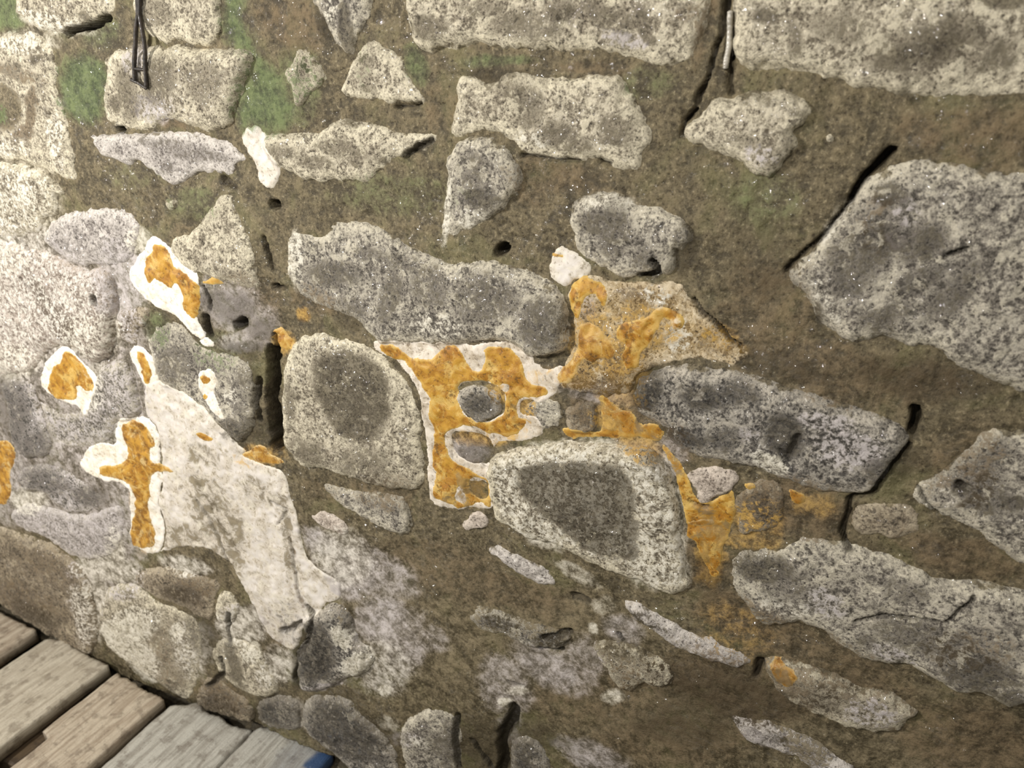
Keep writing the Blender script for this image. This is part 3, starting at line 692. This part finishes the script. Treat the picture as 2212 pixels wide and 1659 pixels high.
    ('cream', .022, .010, 'leaf-shaped stone with an orange spot on its upper left tip', [(1648,1425),(1680,1420),(1730,1430),(1790,1446),(1850,1480),(1880,1488),(1930,1490),(1960,1520),(1985,1540),(1966,1550),(1958,1575),(1900,1582),(1850,1570),(1790,1550),(1730,1522),(1690,1495),(1663,1465)]),
    ('lilac', .018, .010, 'narrow pale stone crossing the bottom frame edge under the leaf-shaped stone', [(1577,1540),(1620,1550),(1680,1560),(1730,1580),(1770,1600),(1800,1625),(1845,1659),(1890,1705),(1800,1705),(1740,1645),(1700,1625),(1660,1612),(1620,1602),(1595,1570)]),
    ('lilac', .016, .008, 'slender grey sliver stone below the right corner of the cream-framed stone', [(1340,1293),(1370,1298),(1420,1325),(1452,1340),(1490,1365),(1540,1380),(1600,1405),(1632,1430),(1600,1436),(1550,1430),(1500,1410),(1450,1395),(1430,1370),(1380,1340)]),
    ('cream', .016, .008, 'notched pale stone in the smooth brown mortar near the bottom', [(1275,1395),(1290,1384),(1370,1390),(1400,1410),(1440,1430),(1457,1460),(1450,1480),(1420,1485),(1390,1476),(1355,1492),(1332,1480),(1312,1440)]),
    ('grey', .014, .008, 'rough speckled stone in the smooth brown mortar, left of the notched pale stone', [(1012,1335),(1028,1320),(1030,1300),(1080,1315),(1120,1332),(1170,1350),(1220,1362),(1238,1376),(1218,1398),(1170,1400),(1130,1390),(1080,1370),(1040,1360)]),
    ('lilac', .012, .008, 'thin white sliver stone below the lower left corner of the cream-framed stone', [(1050,1185),(1080,1180),(1120,1200),(1170,1220),(1192,1240),(1202,1265),(1170,1265),(1130,1240),(1090,1214)]),
    ('grey', .016, .016, 'pitted grey stone at the right frame edge below the very large boulder', [(1965,1060),(2010,1032),(2050,1000),(2090,962),(2130,925),(2212,932),(2290,930),(2290,1235),(2212,1222),(2160,1190),(2120,1150),(2070,1120),(2020,1102),(1988,1082)]),
    ('dark', .016, .006, 'small dark grey stone ringed by the broad orange crust', [(993,838),(1030,830),(1060,835),(1085,855),(1083,890),(1060,905),(1030,910),(1005,890),(990,865)]),
    ('grey', .012, .006, 'small pale grey stone between the broad orange crust and the right orange band', [(1133,882),(1150,860),(1180,855),(1215,865),(1218,920),(1170,925),(1148,912)]),
    ('brown', .012, .005, 'small upright grey-brown stone above the cream-framed stone', [(1225,882),(1250,872),(1275,862),(1290,880),(1294,930),(1270,940),(1240,930),(1222,915)]),
    ('pink', .010, .008, 'pinkish heart-shaped stone above the right orange patch', [(1480,1020),(1530,1004),(1590,1010),(1602,1030),(1580,1060),(1548,1075),(1530,1092),(1510,1085),(1495,1050)]),
    ('pink', .008, .005, 'small pink pebble at the lower end of the broad orange crust', [(1000,1130),(1015,1110),(1032,1098),(1052,1112),(1058,1135),(1030,1146),(1005,1148)]),
    ('grey', .016, .016, 'mottled grey-green stone left of the deep black cleft', [(332,710),(365,692),(400,700),(430,745),(470,760),(510,765),(545,790),(555,850),(552,920),(525,958),(490,930),(450,890),(400,850),(340,828),(330,790),(320,740)]),
    ('brown', .012, .008, 'small brown stone under the white crust beside the dark hole', [(255,672),(290,660),(325,668),(318,700),(298,712),(294,745),(275,746),(256,720)]),
    ('cream', .006, .004, 'pale chip in the mortar above the stone with the curved right edge', [(360,432),(375,424),(390,432),(386,452),(368,452)]),
    ('cream', .007, .004, 'tiny round pebble in the mortar between the triangular stone and the big top block', [(838,60),(845,54),(853,60),(852,68),(843,70)]),
    ('cream', .008, .004, 'tiny round pebble in the mortar right of the diamond-shaped stone', [(1780,295),(1791,288),(1802,296),(1800,307),(1786,308)]),
    ('pink', .007, .004, 'pale flat chip below the thin grey stone in the smooth mortar', [(665,1112),(700,1100),(722,1110),(745,1128),(757,1146),(745,1158),(712,1150)]),
    ('brown', .010, .010, 'brown block between the orange patch and the jagged crack', [(1590,1070),(1640,1030),(1690,1040),(1700,1080),(1690,1130),(1640,1150),(1600,1160),(1590,1110)]),
    ('brown', .010, .010, 'smooth grey-brown stone right of the jagged crack', [(1842,1100),(1880,1080),(1960,1085),(1990,1115),(1985,1145),(1930,1160),(1870,1155),(1842,1135)]),
]
CHN = ('m_dark', 'm_pale', 'm_green', 'm_brown', 'm_olive', 'm_lilac', 'm_ochre')
FU = np.full_like(X, -1.0)            # union field of the stones so far
SURF = HM.copy()                      # outer surface of everything so far (height towards the room)
for i, (kind, proud, ramp, label, pts) in enumerate(STONES):
    P = chaikin(poly(pts))
    sl, f = field(P, 0.03, seed=i, amp=0.0065)
    f = np.minimum(f, -FU[sl] - 0.0050)
    x = X[sl]; z = Z[sl]
    s = 1 - np.exp(-np.maximum(f, 0) / (0.55 * ramp))
    tilt = ((x - x.mean()) * (((i * 37) % 11) - 5) + (z - z.mean()) * (((i * 53) % 9) - 4)) * 0.012
    rough = 0.0060 * fbm(x + i, z, 15, 5, 200 + i, 0.6) + 0.0060 * np.abs(fbm(x, z + i, 26, 4, 300 + i, 0.6))
    h = np.where(f > 0, HM[sl] * (1 - 0.5 * s) + s * (0.48 * proud + rough + tilt), HM[sl] + 2.2 * f)
    h = h - np.where(f > 0, 0.3 * CR[sl] * s, 0)
    keep = f > -0.0022
    att = {'edge': np.exp(-np.maximum(f, 0) / 0.020), 'm_dirt_shade': DIRT_SHADE[sl]}
    for c, nm in enumerate(CHN):
        att[nm] = MASK[c][sl]
    o = sheet('rubble_stone', keep, -h, sl, M_STONE[kind], 0.07, att)
    if o is None:
        print('EMPTY STONE', i, label)
        continue
    tag(o, label, 'stone')
    FU[sl] = np.maximum(FU[sl], f)
    SURF[sl] = np.maximum(SURF[sl], np.where(f > 0, h, -1))

# mortar wall, sunk behind every stone
HW = HM - 0.022 * sstep(FU, 0.004, 0.014)
att = {'m_dirt_shade': DIRT_SHADE}
for c, nm in enumerate(CHN):
    att[nm] = MASK[c]
wall = sheet('wall_back', np.ones_like(X, bool), -HW, (slice(0, NZ), slice(0, NX)), M_MORTAR, 0.16, att)
wall['kind'] = 'structure'
wall['label'] = 'rubble wall bedding of olive brown lime mortar'

# ------------------------------------------------------------------ mineral crusts (white calcite with ochre deposits)
# (name, label, category, outline, thickness, material, [(part, outline, holes, thickness, material)])
CRUSTS = [
    ('calcite_crust', 'white and orange crust with a thin tail, uppermost on the left of the wall', 'mineral crust',
     [(266,592),(290,562),(305,535),(325,508),(348,520),(370,545),(385,572),(418,590),(428,604),(420,640),(415,670),(422,700),(440,728),(430,738),(415,728),(390,700),(370,682),(345,675),(310,650),(280,625)], .008, M_WHITE,
     [('orange_deposit', [(303,562),(322,550),(328,528),(350,530),(365,555),(375,580),(400,590),(410,605),(428,612),(427,655),(420,690),(412,694),(390,665),(392,640),(378,612),(362,625),(335,603),(318,615),(308,595)], [], .004, M_ORANGE)]),
    ('ochre_spike', 'narrow orange spike to the right of the white and orange crust with a tail', 'mineral crust',
     [(430,608),(452,599),(470,600),(484,617),(460,617),(438,618)], .004, M_ORANGE, []),
    ('calcite_drop', 'small bright white drop at the end of the thin crust tail', 'mineral crust',
     [(424,736),(440,729),(452,738),(458,752),(445,756),(432,748)], .007, M_WHITE, []),
    ('calcite_crust', 'egg-shaped crust, white rim around orange, nearest the left frame edge', 'mineral crust',
     [(85,790),(105,765),(130,748),(150,755),(175,785),(200,810),(212,838),(198,855),(192,892),(175,900),(163,880),(130,872),(95,855),(78,830)], .008, M_WHITE,
     [('orange_deposit', [(92,845),(100,820),(106,795),(125,785),(130,758),(145,758),(170,782),(190,810),(203,842),(188,848),(170,830),(160,835),(163,866),(125,867),(105,857)], [], .004, M_ORANGE)]),
    ('calcite_crust', 'small slim crust, white around an orange stripe, right of the egg-shaped crust', 'mineral crust',
     [(270,760),(283,750),(302,752),(325,778),(333,820),(330,842),(305,842),(290,808),(276,785)], .006, M_WHITE,
     [('orange_deposit', [(282,764),(298,762),(315,785),(320,820),(315,834),(305,832),(298,800)], [], .003, M_ORANGE)]),
    ('calcite_flow', 'smooth cream and lilac calcite sheet flowing down the left of the wall', 'calcite flow',
     [(305,835),(345,828),(400,858),(440,890),(470,925),(510,965),(560,1005),(612,1022),(620,1060),(632,1100),(640,1160),(650,1210),(690,1240),(722,1262),(730,1300),(700,1308),(682,1330),(655,1350),(640,1400),(622,1412),(590,1395),(565,1365),(545,1310),(522,1270),(500,1225),(450,1190),(390,1180),(345,1200),(322,1180),(328,1050),(322,950),(308,900)], (.012, [[(262,900),(310,902),(337,925),(342,980),(346,1050),(337,1080),(352,1140),(347,1200),(275,1182)], [(510,990),(530,973),(552,960),(572,964),(580,983),(600,988),(616,1004),(590,1012),(552,1002)]]), M_FLOW, []),
    ('calcite_crust', 'tall T-shaped crust with orange stem and arm at the left of the smooth calcite sheet', 'mineral crust',
     [(165,1003),(180,975),(210,955),(246,966),(243,918),(260,902),(310,904),(335,925),(340,980),(344,1050),(335,1080),(350,1140),(345,1195),(315,1200),(275,1180),(276,1100),(280,1060),(262,1045),(225,1042),(190,1026)], .008, M_WHITE,
     [('orange_deposit', [(255,918),(280,910),(310,920),(325,945),(330,962),(318,975),(322,1000),(345,1006),(375,1026),(335,1020),(318,1035),(322,1068),(315,1090),(322,1130),(328,1150),(330,1183),(300,1190),(275,1175),(278,1130),(292,1090),(283,1050),(262,1038),(215,1030),(208,1008),(255,1005),(275,988),(265,950)], [], .004, M_TAN),
      ('orange_band', [(258,1008),(276,990),(300,1000),(318,1030),(318,1070),(298,1062),(282,1038),(250,1030),(214,1028),(210,1010)], [], .002, M_ORANGE)]),
    ('ochre_fleck', 'tiny orange dash on the smooth cream calcite sheet', 'mineral crust',
     [(418,938),(430,935),(445,942),(459,948),(455,957),(428,951)], .003, M_ORANGE, []),
    ('calcite_streak', 'thin white streak with two orange dots on the mottled grey-green stone', 'mineral crust',
     [(428,803),(448,797),(466,803),(470,825),(462,850),(478,880),(492,906),(475,902),(448,872),(432,842)], .005, M_WHITE,
     [('orange_dot', [(434,812),(455,811),(459,824),(445,829),(436,822)], [], .003, M_ORANGE), ('orange_dot', [(438,852),(446,850),(450,858),(442,863)], [], .003, M_ORANGE)]),
    ('ochre_crust', 'tan orange crust at the foot of the deep black cleft', 'mineral crust',
     [(513,990),(530,975),(552,962),(570,966),(578,985),(600,990),(612,1004),(590,1009),(552,1000)], .006, M_TAN, []),
    ('ochre_crust', 'small orange knob at the head of the deep black cleft', 'mineral crust',
     [(578,735),(584,714),(600,708),(612,728),(628,737),(625,755),(612,760),(595,750)], .010, M_ORANGE, []),
    ('ochre_crust', 'tan crust cut by the left frame edge', 'mineral crust',
     [(-40,958),(14,954),(28,975),(26,1000),(12,1022),(20,1068),(10,1094),(-40,1094)], .006, M_TAN, []),
    ('calcite_lump', 'lilac white double lump between the two long pale stones of the upper left', 'mineral crust',
     [(512,290),(525,272),(548,272),(566,290),(575,318),(598,345),(600,385),(582,408),(558,404),(546,385),(543,360),(530,335),(514,315)], .010, M_FLOW, []),
    ('calcite_crust', 'broad orange crust with white rims in the middle of the wall, largest of the crusts', 'mineral crust',
     [(798,738),(840,735),(875,742),(940,738),(1000,748),(1050,742),(1100,737),(1135,760),(1160,790),(1185,800),(1212,790),(1216,822),(1202,850),(1185,862),(1160,872),(1135,895),(1165,905),(1170,935),(1150,950),(1110,958),(1070,960),(1050,1000),(1058,1060),(1062,1108),(1010,1104),(960,1106),(925,1094),(917,1040),(915,960),(908,910),(905,850),(870,802),(845,778),(805,762)], (.005, [[(985,833),(1030,825),(1062,830),(1090,855),(1088,895),(1060,912),(1028,914),(1000,895),(985,868)], [(968,935),(1020,935),(1062,955),(1058,1008),(1010,1002),(978,985)], [(995,1045),(1050,1042),(1050,1085),(1010,1092)], [(1120,870),(1150,862),(1170,870),(1160,900),(1120,896)]]), M_RIM,
     [('orange_deposit', [(815,748),(845,744),(862,762),(885,772),(930,780),(945,762),(962,748),(990,752),(1002,780),(1015,800),(1036,806),(1046,780),(1040,752),(1075,750),(1100,755),(1122,775),(1128,800),(1142,828),(1175,835),(1184,850),(1165,860),(1140,856),(1118,872),(1112,900),(1140,910),(1120,938),(1090,955),(1075,942),(1030,930),(1000,920),(965,932),(952,955),(970,1000),(1000,1010),(1030,1030),(1053,1036),(1056,1065),(1060,1105),(1045,1100),(1035,1085),(1010,1100),(985,1104),(965,1095),(935,1085),(925,1065),(938,1030),(922,1008),(927,970),(935,930),(920,900),(926,870),(912,840),(885,802),(868,782),(840,776),(820,766)],
        [[(985,833),(1030,825),(1062,830),(1090,855),(1088,895),(1060,912),(1028,914),(1000,895),(985,868)], [(1005,1045),(1020,1030),(1050,1045),(1048,1080),(1030,1085),(1012,1070)], [(985,1050),(995,1060),(1000,1095),(975,1085)], [(1078,832),(1098,832),(1095,845),(1080,845)]], .004, M_ORANGE)]),
    ('pink_crust', 'pinkish white crust at the left tip of the ochre stained wedge stone', 'mineral crust',
     [(1178,580),(1192,545),(1215,538),(1250,552),(1272,575),(1270,590),(1245,602),(1228,622),(1215,628),(1195,612),(1182,600)], .008, M_FLOW,
     [('orange_fleck', [(1188,553),(1205,551),(1218,558),(1210,562),(1192,558)], [], .002, M_ORANGE)]),
    ('ochre_crust', 'orange crescent on the left part of the ochre stained wedge stone', 'mineral crust',
     [(1224,640),(1235,615),(1262,600),(1290,604),(1312,625),(1316,655),(1300,668),(1285,640),(1268,640),(1256,660),(1254,690),(1240,690),(1228,665)], .004, M_ORANGE, []),
    ('ochre_crust', 'hooked orange band across the middle of the ochre stained wedge stone', 'mineral crust',
     [(1330,715),(1345,700),(1375,690),(1400,680),(1420,662),(1455,665),(1478,680),(1480,705),(1468,715),(1455,712),(1450,692),(1430,688),(1425,705),(1412,735),(1385,760),(1375,800),(1350,802),(1345,770),(1352,745),(1335,735)], .004, M_ORANGE, []),
    ('ochre_crust', 'broken yellow-orange crust down the left edge of the ochre stained wedge stone', 'mineral crust',
     [(1252,700),(1270,695),(1300,710),(1320,740),(1335,762),(1320,780),(1300,770),(1285,785),(1262,775),(1250,800),(1235,830),(1205,835),(1200,815),(1215,795),(1240,768),(1250,740)], .004, M_TAN, []),
    ('ochre_crust', 'orange band running along the top edge of the cream-framed stone', 'mineral crust',
     [(1210,930),(1240,925),(1290,940),(1296,915),(1292,880),(1285,862),(1300,855),(1312,870),(1330,888),(1360,895),(1378,920),(1415,925),(1432,942),(1420,962),(1400,960),(1375,950),(1330,950),(1260,952),(1225,950)], .004, M_ORANGE, []),
    ('ochre_crust', 'orange crust running down the right side of the cream-framed stone', 'mineral crust',
     [(1425,965),(1445,985),(1470,1005),(1485,1040),(1500,1075),(1512,1090),(1532,1090),(1560,1072),(1582,1058),(1586,1085),(1588,1110),(1575,1140),(1570,1175),(1560,1190),(1552,1225),(1535,1250),(1518,1225),(1505,1180),(1478,1160),(1474,1110),(1466,1060),(1452,1015),(1430,985)], .005, M_ORANGE,
     [('brown_scar', [(1485,1132),(1520,1128),(1542,1136),(1520,1142),(1490,1140)], [], .002, M_TAN)]),
    ('ochre_fleck', 'orange fleck below the long dark speckled stone', 'mineral crust',
     [(1704,1060),(1718,1062),(1738,1072),(1735,1088),(1722,1092),(1708,1082)], .004, M_ORANGE, []),
    ('ochre_fleck', 'yellow fleck on the brown block beside the orange patch', 'mineral crust',
     [(1608,1046),(1624,1044),(1630,1052),(1618,1060),(1608,1054)], .004, M_ORANGE, []),
    ('ochre_spot', 'orange spot on the tip of the leaf-shaped stone', 'mineral crust',
     [(1660,1433),(1680,1428),(1708,1440),(1724,1455),(1715,1478),(1698,1482),(1672,1465)], .003, M_TAN, []),
    ('ochre_fleck', 'orange fleck under the pointed right corner of the cream-framed stone', 'mineral crust',
     [(1530,1240),(1542,1236),(1552,1246),(1545,1256),(1534,1252)], .004, M_ORANGE, []),
]


def layer(name, pts, holes, thick, mat, parent=None, seed=0, amp=0.0055):
    P = chaikin(poly(pts, -0.008))
    sl, f = field(P, 0.02, seed=400 + seed, amp=amp)
    for hp in holes:
        f = np.minimum(f, -(sdist(chaikin(poly(hp, -0.008)), X[sl], Z[sl]) + 0.003 * fbm(X[sl], Z[sl], 70, 3, seed)))
    s = 1 - np.exp(-np.maximum(f, 0) / 0.0015)
    base = SURF[sl].copy()
    h = np.where(f > 0, base + 0.22 * thick * s * (1 + 0.5 * fbm(X[sl], Z[sl], 60, 3, seed)), base + 1.3 * f)
    att = {'edge': np.exp(-np.maximum(f, 0) / 0.007), 'm_dirt_shade': DIRT_SHADE[sl]}
    for c, nm in enumerate(CHN):
        att[nm] = MASK[c][sl] * (0.6 if c in (0, 1, 3, 6) else (0.9 if mat is M_FLOW else 0.0))
    o = sheet(name, f > -0.003, -h, sl, mat, -0.006, att, parent)
    SURF[sl] = np.maximum(SURF[sl], np.where(f > 0, h, -1))
    return o


for i, (name, label, cat, pts, thick, mat, parts) in enumerate(CRUSTS):
    holes = []
    if isinstance(thick, tuple): thick, holes = thick
    o = layer(name, pts, holes, thick, mat, None, i)
    tag(o, label, cat)
    for j, (pn, ppts, holes, pth, pm) in enumerate(parts):
        q = layer(pn, ppts, holes, pth, pm, o, 40 + 7 * i + j)
        if q is None: print('EMPTY PART', label, j)

# ------------------------------------------------------------------ boarded walkway
def wood_mat(name, light, mid, dark, wet=0.3):
    m = NT(name)
    g = m.pos((1.0, 0.09, 1.0))
    q = m.pos()
    streak = m.noise(g, 95, 6, 0.65, 0.4)
    grain = m.noise(g, 320, 4, 0.7)
    spot = m.noise(q, 30, 5, 0.65)
    fine = m.noise(q, 230, 4, 0.7)
    col = m.mix(m.rng(streak, 0.36, 0.62), mid, light)
    col = m.mix(m.math('MULTIPLY', m.rng(spot, 0.50, 0.64), 0.55), col, dark)
    col = m.mix(m.math('MULTIPLY', m.rng(fine, 0.40, 0.30), 0.7), col, srgb(80, 70, 60))
    col = m.mix(m.math('MULTIPLY', m.attr('m_blue'), m.rng(m.math('ADD', m.attr('m_blue'), m.math('MULTIPLY', streak, 0.7)), 0.45, 1.35)), col, srgb(58, 84, 122))
    h = m.math('ADD', streak, m.math('MULTIPLY', grain, 0.6))
    n1 = m.bump(m.math('ADD', h, m.math('MULTIPLY', fine, 0.4)), 0.004, 0.8)
    n2 = m.bump(m.noise(q, 200, 2, 0.6), 0.003, 1.0, n1)
    return m.done(col, 0.55, n1, wet, 0.12, n2, 0.4)


WOOD = [wood_mat('grey_wood', srgb(206, 197, 178), srgb(176, 165, 146), srgb(128, 116, 100)),
        wood_mat('brown_wood', srgb(202, 189, 168), srgb(168, 152, 132), srgb(118, 104, 88)),
        wood_mat('wet_wood', srgb(198, 195, 184), srgb(164, 159, 148), srgb(116, 106, 94), 0.8)]
M_DARKWOOD = wood_mat('dark_wood', srgb(92, 76, 56), srgb(72, 58, 42), srgb(52, 42, 32), 0.1)
M_EARTH = mortar_mat(); M_EARTH.name = 'earth'

THICK = 0.040


def board(name, label, left, right, end, mat, blue=None, seed=0, notch=None):
    """left/right: two photograph points on each long edge; end: photograph points along the sawn end by the wall"""
    L0, L1 = np.array(onfloor(*left[0])), np.array(onfloor(*left[1]))
    R0, R1 = np.array(onfloor(*right[0])), np.array(onfloor(*right[1]))
    E = np.array([onfloor(*p) for p in end])
    NXB, NYB = 44, 150
    s = np.linspace(0, 1, NXB)
    ylo = -1.05
    fx = lambda A, B, y: A[0] + (B[0] - A[0]) * (y - A[1]) / (B[1] - A[1])
    yend_x = lambda x: np.interp(x, E[:, 0], E[:, 1])
    V = []
    for i in range(NYB):
        t = (i / (NYB - 1)) ** 1.0
        for sx in s:
            yy = ylo
            for _ in range(3):
                xl, xr = fx(L0, L1, yy), fx(R0, R1, yy)
                x = xl + (xr - xl) * sx
                ye = yend_x(x)
                yy = ylo + (ye - ylo) * t
            V.append((x, yy))
    V = np.array(V)
    sx = np.tile(s, NYB); ty = np.repeat(np.linspace(0, 1, NYB), NXB)
    x = V[:, 0] + 0.0025 * fbm(V[:, 0] * 0 + sx.round(), V[:, 1], 22, 3, 700 + seed) * (np.abs(sx - .5) * 2) ** 8
    y = V[:, 1] + 0.006 * fbm(V[:, 0], V[:, 1] * 0, 60, 3, 720 + seed) * ty ** 20
    if notch is not None:
        ny, nw = notch
        k = sstep(ny - V[:, 1], -0.004, 0.004) * (1 - sx) ** 3
        x = x + nw * k
    edge = np.minimum.reduce([sx * NXB / 3, (1 - sx) * NXB / 3, (1 - ty) * NYB / 3])
    z = 0.0016 * fbm(V[:, 0] * 3, V[:, 1] * .4, 30, 3, 740 + seed) + 0.001 * fbm(V[:, 0], V[:, 1], 70, 3, 750 + seed) - 0.004 * np.exp(-edge / 0.35)
    top = np.stack([x, y, z], 1)
    bot = np.stack([x, y, np.full_like(x, -THICK)], 1)
    n = len(top)
    q = []
    for i in range(NYB - 1):
        for j in range(NXB - 1):
            a = i * NXB + j
            q.append((a, a + 1, a + NXB + 1, a + NXB))
    q = np.array(q)
    ring = [j for j in range(NXB)] + [i * NXB + NXB - 1 for i in range(1, NYB)] + [(NYB - 1) * NXB + j for j in range(NXB - 2, -1, -1)] + [i * NXB for i in range(NYB - 2, 0, -1)]
    r = np.array(ring); r2 = np.roll(r, -1)
    sides = np.stack([r2, r, r + n, r2 + n], 1)
    ctr = np.array([x.mean(), y.mean(), -THICK])
    me = mesh_from(name, np.concatenate([top, bot]) - ctr, np.concatenate([q, q[:, ::-1] + n, sides]), mat)
    mb = np.zeros(n)
    if blue is not None:
        for bu, bv, rad, st in blue:
            bx, by = onfloor(bu, bv)
            d = np.hypot(x - bx, y - by) / rad * (1 + .5 * fbm(x, y, 30, 3, 77))
            mb = np.maximum(mb, st * (1 - sstep(d, .5, 1.3)))
    add_attr(me, 'm_blue', np.concatenate([mb, mb]))
    o = bpy.data.objects.new(name, me)
    COL.objects.link(o)
    o.location = ctr
    tag(o, label, 'board', 'boards of the walkway')
    return o


board('walkway_board', 'farthest walkway board, in the left frame corner', [(-160, 1240), (-420, 1400)], [(78, 1358), (0, 1411)],
      [(-200, 1205), (0, 1322), (78, 1358)], WOOD[1], seed=1)
board('walkway_board', 'wide grey walkway board, second from the left', [(97, 1378), (0, 1444)], [(235, 1434), (0, 1611)],
      [(97, 1378), (135, 1380), (180, 1408), (235, 1434)], WOOD[0], seed=2)
board('walkway_board', 'brown walkway board with a stepped left edge, third from the left', [(250, 1453), (108, 1564)], [(353, 1508), (183, 1659)],
      [(250, 1453), (275, 1462), (300, 1480), (353, 1508)], WOOD[1], seed=3, notch=(onfloor(96, 1585)[1], 0.030))
board('walkway_board', 'wet walkway board with brown blotches, joined to the last board', [(368, 1520), (222, 1652)], [(544, 1573), (470, 1652)],
      [(368, 1520), (425, 1518), (452, 1536), (500, 1562), (544, 1573)], WOOD[2], seed=4)
board('walkway_board', 'last walkway board with a blue corner, nearest the camera', [(549, 1575), (475, 1654)], [(720, 1627), (690, 1663)],
      [(549, 1575), (565, 1566), (600, 1572), (651, 1592), (690, 1608), (720, 1627)], WOOD[2],
      blue=[(705, 1650, .05, 1.0), (650, 1650, .07, .5), (700, 1625, .03, .6)], seed=5)  # blue tint fading out from the board's corner


def beam(name, label, x0, x1, y0, y1, z0, z1, mat, cat):
    nx, ny = 60, 8
    xs = np.linspace(x0, x1, nx)
    prof = [(y0, z1), (y0 + .006, z1 + .004)] + [(y0 + (y1 - y0) * t, z1 + .005) for t in (.3, .7)] + [(y1 - .006, z1 + .004), (y1, z1), (y1, z0), (y0, z0)]
    V = []
    for x in xs:
        for (y, z) in prof:
            V.append((x, y + .002 * math.sin(x * 23), z + .0015 * math.sin(x * 31)))
    V = np.array(V); m = len(prof)
    q = [(i * m + j, (i + 1) * m + j, (i + 1) * m + (j + 1) % m, i * m + (j + 1) % m) for i in range(nx - 1) for j in range(m)]
    q += [(0, 1, 6, 7), (1, 2, 3, 6), (3, 4, 5, 6)]
    b = (nx - 1) * m
    q += [(b + 7, b + 6, b + 1, b + 0), (b + 6, b + 3, b + 2, b + 1), (b + 6, b + 5, b + 4, b + 3)]
    ctr = V.mean(0); ctr[2] = z0
    me = mesh_from(name, V - ctr, np.array(q)[:, ::-1], mat, False)
    add_attr(me, 'm_blue', np.zeros(len(V)))
    o = bpy.data.objects.new(name, me); COL.objects.link(o); o.location = ctr
    tag(o, label, cat)
    return o


beam('joist', 'dark joist under the board ends, seen through the gaps between the boards', -2.6, -0.70, -0.30, -0.10, -0.145, -THICK - 0.010, M_DARKWOOD, 'beam')

# ground below the boards
gx, gy = np.meshgrid(np.linspace(-2.75, 0.85, 90), np.linspace(-1.5, 0.16, 50))
gz = -0.15 + 0.01 * fbm(gx, gy, 9, 4, 900)
nv = gx.size
q = np.array([(j * 90 + i, j * 90 + i + 1, (j + 1) * 90 + i + 1, (j + 1) * 90 + i) for j in range(49) for i in range(89)])
me = mesh_from('floor', np.stack([gx.ravel(), gy.ravel(), gz.ravel()], 1), q, M_EARTH)
gr = bpy.data.objects.new('floor', me); COL.objects.link(gr); gr['kind'] = 'structure'


# ------------------------------------------------------------------ hanging strands
def surf_at(x, z):
    i = min(NX - 1, max(0, int(np.searchsorted(GX, x)))); j = min(NZ - 1, max(0, int(np.searchsorted(GZ, z))))
    return SURF[j, i]


HANG = {}


def strand(name, pts, rad, mat, parent, lift=0.004):
    """tube that lies against the wall along photograph points"""
    P = poly(pts, -0.03)
    S = []
    for k in range(len(P) - 1):
        for t in np.linspace(0, 1, 14, endpoint=False):
            S.append(P[k] + (P[k + 1] - P[k]) * t)
    S.append(P[-1]); S = np.array(S)
    hh = np.array([surf_at(*s) for s in S])
    hh = np.full(len(S), HANG.setdefault(parent.name if parent else name, hh.max()))
    C3 = np.stack([S[:, 0] + .0012 * fbm(S[:, 0] * 0, S[:, 1], 40, 2, 5), -(hh + lift), S[:, 1]], 1)
    T = np.gradient(C3, axis=0); T /= np.linalg.norm(T, axis=1)[:, None]
    up = np.array([0.2, -1, 0.1]); A = np.cross(T, up); A /= np.linalg.norm(A, axis=1)[:, None]; B = np.cross(T, A)
    K = 10; n = len(C3); V = []
    for i in range(n):
        r = rad * (1 + 0.07 * math.sin(i * .9) * math.cos(i * .6))
        if i in (0, n - 1): r *= .5
        for k in range(K):
            a = 2 * math.pi * k / K
            V.append(C3[i] + r * (math.cos(a) * A[i] + math.sin(a) * B[i]))
    V = np.array(V)
    q = [(i * K + k, (i + 1) * K + k, (i + 1) * K + (k + 1) % K, i * K + (k + 1) % K) for i in range(n - 1) for k in range(K)]
    for b in (0, (n - 1) * K):
        q += [(b, b + 1, b + 2, b + 3), (b, b + 3, b + 4, b + 5), (b, b + 5, b + 6, b + 7), (b, b + 7, b + 8, b + 9)]
    ctr = PCTR[parent.name] if parent else C3[0]
    me = mesh_from(name, V - ctr, np.array(q), mat)
    o = bpy.data.objects.new(name, me); COL.objects.link(o)
    if parent: o.parent = parent
    else: o.location = ctr; PCTR[o.name] = ctr
    return o


def plain(name, c1, c2, rough):
    m = NT(name); p = m.pos()
    a = m.noise(p, 120, 4, .6)
    return m.done(m.mix(m.rng(a, .35, .65), c1, c2), rough, m.bump(a, .002, .6), .4, .15, None, .5)


M_BLACK = plain('dark_strand', srgb(34, 28, 22), srgb(60, 50, 40), .6)
M_GLOSS = plain('grey_strand', srgb(150, 144, 130), srgb(196, 190, 176), .3)


def empty(name, x, z):
    o = bpy.data.objects.new(name, None); COL.objects.link(o)
    o.location = (x, -0.03, z); o.empty_display_size = .05
    PCTR[o.name] = np.array([x, -0.03, z])
    return o


e = empty('twin_cable', *onwall(283, 0))
tag(e, 'pair of thin dark cables hanging over the square pale stone at the upper left', 'cable')
strand('strand', [(281, -50), (283, 30), (279, 70), (277, 110), (276, 150), (277, 176)], .0034, M_BLACK, e)
strand('strand', [(287, -50), (286, 30), (294, 70), (299, 110), (300, 150), (302, 190)], .0032, M_BLACK, e)
strand('crossbar', [(277, 149), (299, 151)], .0024, M_BLACK, e)
strand('crossbar', [(268, 172), (285, 180), (303, 192)], .0028, M_BLACK, e)
s_ = strand('hanging_strand', [(1566, 20), (1565, 60), (1562, 100), (1558, 125), (1556, 150)], .0032, M_GLOSS, None, .001)
tag(s_, 'glossy grey strand hanging in the dark cleft at the top right', 'strand')
